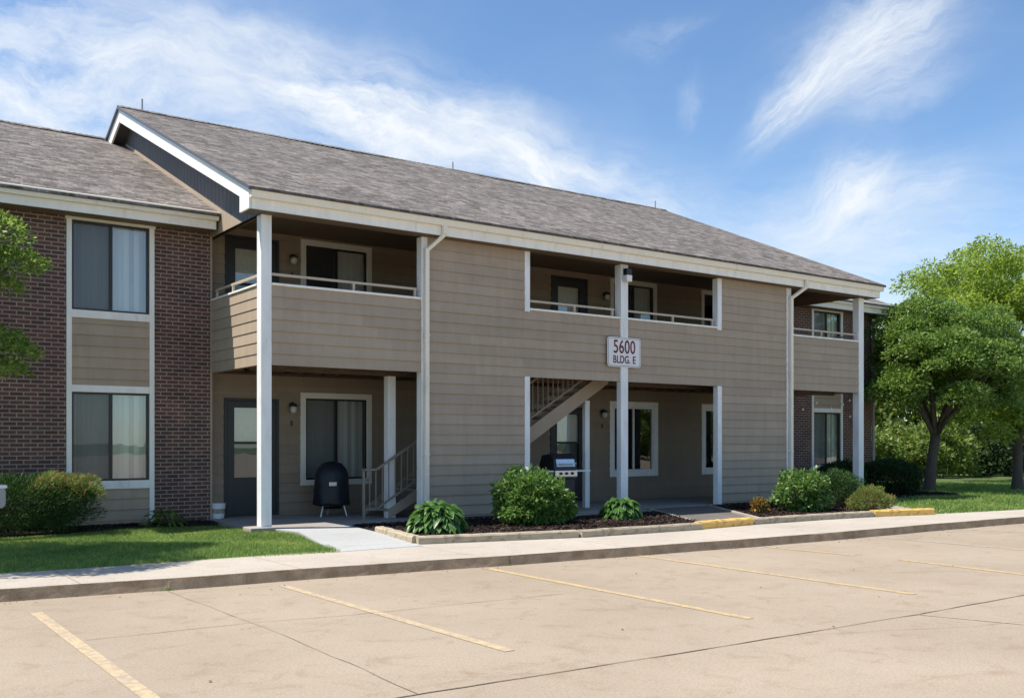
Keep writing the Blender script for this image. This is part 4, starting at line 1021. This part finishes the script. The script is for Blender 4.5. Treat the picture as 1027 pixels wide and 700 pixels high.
wn=nd(nt,'ShaderNodeTexNoise'); wn.inputs['Scale'].default_value=5.5; wn.inputs['Detail'].default_value=6; wn.inputs['Roughness'].default_value=.55; L(nt,ae.outputs[0],wn.inputs['Vector'])
ws=nd(nt,'ShaderNodeVectorMath',operation='SUBTRACT'); L(nt,wn.outputs['Color'],ws.inputs[0]); ws.inputs[1].default_value=(.5,.5,.5)
wm=nd(nt,'ShaderNodeVectorMath',operation='MULTIPLY'); L(nt,ws.outputs[0],wm.inputs[0]); wm.inputs[1].default_value=(.11,.11,0)
wa=nd(nt,'ShaderNodeVectorMath',operation='ADD'); L(nt,ae.outputs[0],wa.inputs[0]); L(nt,wm.outputs[0],wa.inputs[1])
def cloud(p,q,width,amount=1.0,an=6.,sc=3.,seed=0.,soft=1.0):
    """soft gaussian bank between two sky directions, torn by a streaky noise"""
    a=azel(*p);b=azel(*q); cx,cy=(a[0]+b[0])/2,(a[1]+b[1])/2; dx,dy=b[0]-a[0],b[1]-a[1]; Ln=math.hypot(dx,dy)/2; ang=math.atan2(dy,dx)
    mp=nd(nt,'ShaderNodeMapping',vector_type='TEXTURE'); mp.inputs['Location'].default_value=(cx,cy,0); mp.inputs['Rotation'].default_value=(0,0,ang); mp.inputs['Scale'].default_value=(Ln,width/f_,1)
    L(nt,wa.outputs[0],mp.inputs[0]); ln=nd(nt,'ShaderNodeVectorMath',operation='LENGTH'); L(nt,mp.outputs[0],ln.inputs[0])
    g=math_('EXPONENT',math_('MULTIPLY',math_('POWER',ln.outputs['Value'],2.4),-1.1*soft))
    m2=nd(nt,'ShaderNodeMapping',vector_type='TEXTURE'); m2.inputs['Location'].default_value=(seed,seed*.7,0); m2.inputs['Rotation'].default_value=(0,0,ang); m2.inputs['Scale'].default_value=(an/10,1/10,1)
    L(nt,wa.outputs[0],m2.inputs[0])
    n1=nd(nt,'ShaderNodeTexNoise'); n1.inputs['Scale'].default_value=sc; n1.inputs['Detail'].default_value=9; n1.inputs['Roughness'].default_value=.68; n1.inputs['Distortion'].default_value=.2
    L(nt,m2.outputs[0],n1.inputs['Vector'])
    nn=nd(nt,'ShaderNodeMapRange'); nn.inputs['From Min'].default_value=.34; nn.inputs['From Max'].default_value=.66; nn.inputs['To Min'].default_value=.10; nn.inputs['To Max'].default_value=1.15; L(nt,n1.outputs['Fac'],nn.inputs['Value'])
    return math_('MULTIPLY',math_('MULTIPLY',g,nn.outputs[0]),amount)
cs=[cloud((-200,40),(300,90),75,.85,3.5,2.2,1.3),
    cloud((180,45),(560,150),50,1.0,3,2.2,2.1),
    cloud((400,120),(720,230),42,.95,3,2.2,5.1),
    cloud((150,15),(330,40),25,.5,4,3,3.7),
    cloud((757,145),(850,45),24,1.05,5,3.2,4.4),
    cloud((800,85),(960,10),42,.85,5,3.2,4.9),
    cloud((800,110),(970,60),30,.55,6,3.2,6.9),
    cloud((790,260),(890,165),30,.95,5,3.2,5.2),
    cloud((830,215),(1000,180),34,.5,6,3,5.8),
    cloud((690,60),(677,115),11,.22,4,4,6.2),
    cloud((630,25),(720,0),9,.2,4,4,8.2),
    cloud((650,290),(1100,270),85,.55,5,1.6,9.2)]
tot=cs[0]
for c in cs[1:]: tot=math_('ADD',tot,math_('MULTIPLY',c,math_('SUBTRACT',1.0,math_('MINIMUM',tot,1.0))))
g=nd(nt,'ShaderNodeTexNoise'); g.inputs['Scale'].default_value=2.2; g.inputs['Detail'].default_value=8; g.inputs['Distortion'].default_value=.8
gm=nd(nt,'ShaderNodeMapping'); gm.inputs['Scale'].default_value=(1,1,3); L(nt,tc.outputs['Generated'],gm.inputs[0]); L(nt,gm.outputs[0],g.inputs['Vector'])
gr=nd(nt,'ShaderNodeMapRange',interpolation_type='SMOOTHSTEP'); gr.inputs['From Min'].default_value=.42; gr.inputs['From Max'].default_value=.8; gr.inputs['To Max'].default_value=.12; L(nt,g.outputs['Fac'],gr.inputs['Value'])
tot=math_('MINIMUM',math_('ADD',tot,gr.outputs[0]),.97)
mxs=nd(nt,'ShaderNodeMix',data_type='RGBA'); L(nt,tot,mxs.inputs[0]); L(nt,mix(nt,1,sky.outputs[0],(.86,.985,1.06),'MULTIPLY'),mxs.inputs[6]); mxs.inputs[7].default_value=(5.6,5.85,6.1,1)
L(nt,mxs.outputs[2],bg.inputs[0]); bg.inputs[1].default_value=.115
cam=bpy.data.cameras.new('camera'); co=bpy.data.objects.new('camera',cam); C.objects.link(co)
co.location=(0,0,1.45); co.rotation_euler=(R(90),0,-(math.pi/2-ph)); cam.sensor_width=36; cam.lens=f_/1027*36; cam.shift_y=93/1027; cam.clip_end=3000; cam.clip_start=.05
sc=bpy.context.scene; sc.camera=co
sc.view_settings.view_transform='Standard'; sc.view_settings.look='None'; sc.view_settings.gamma=1; sc.view_settings.exposure=.55
sc.render.resolution_x=1024; sc.render.resolution_y=697
for o in bpy.data.objects:
    if '_abs' in o: del o['_abs']
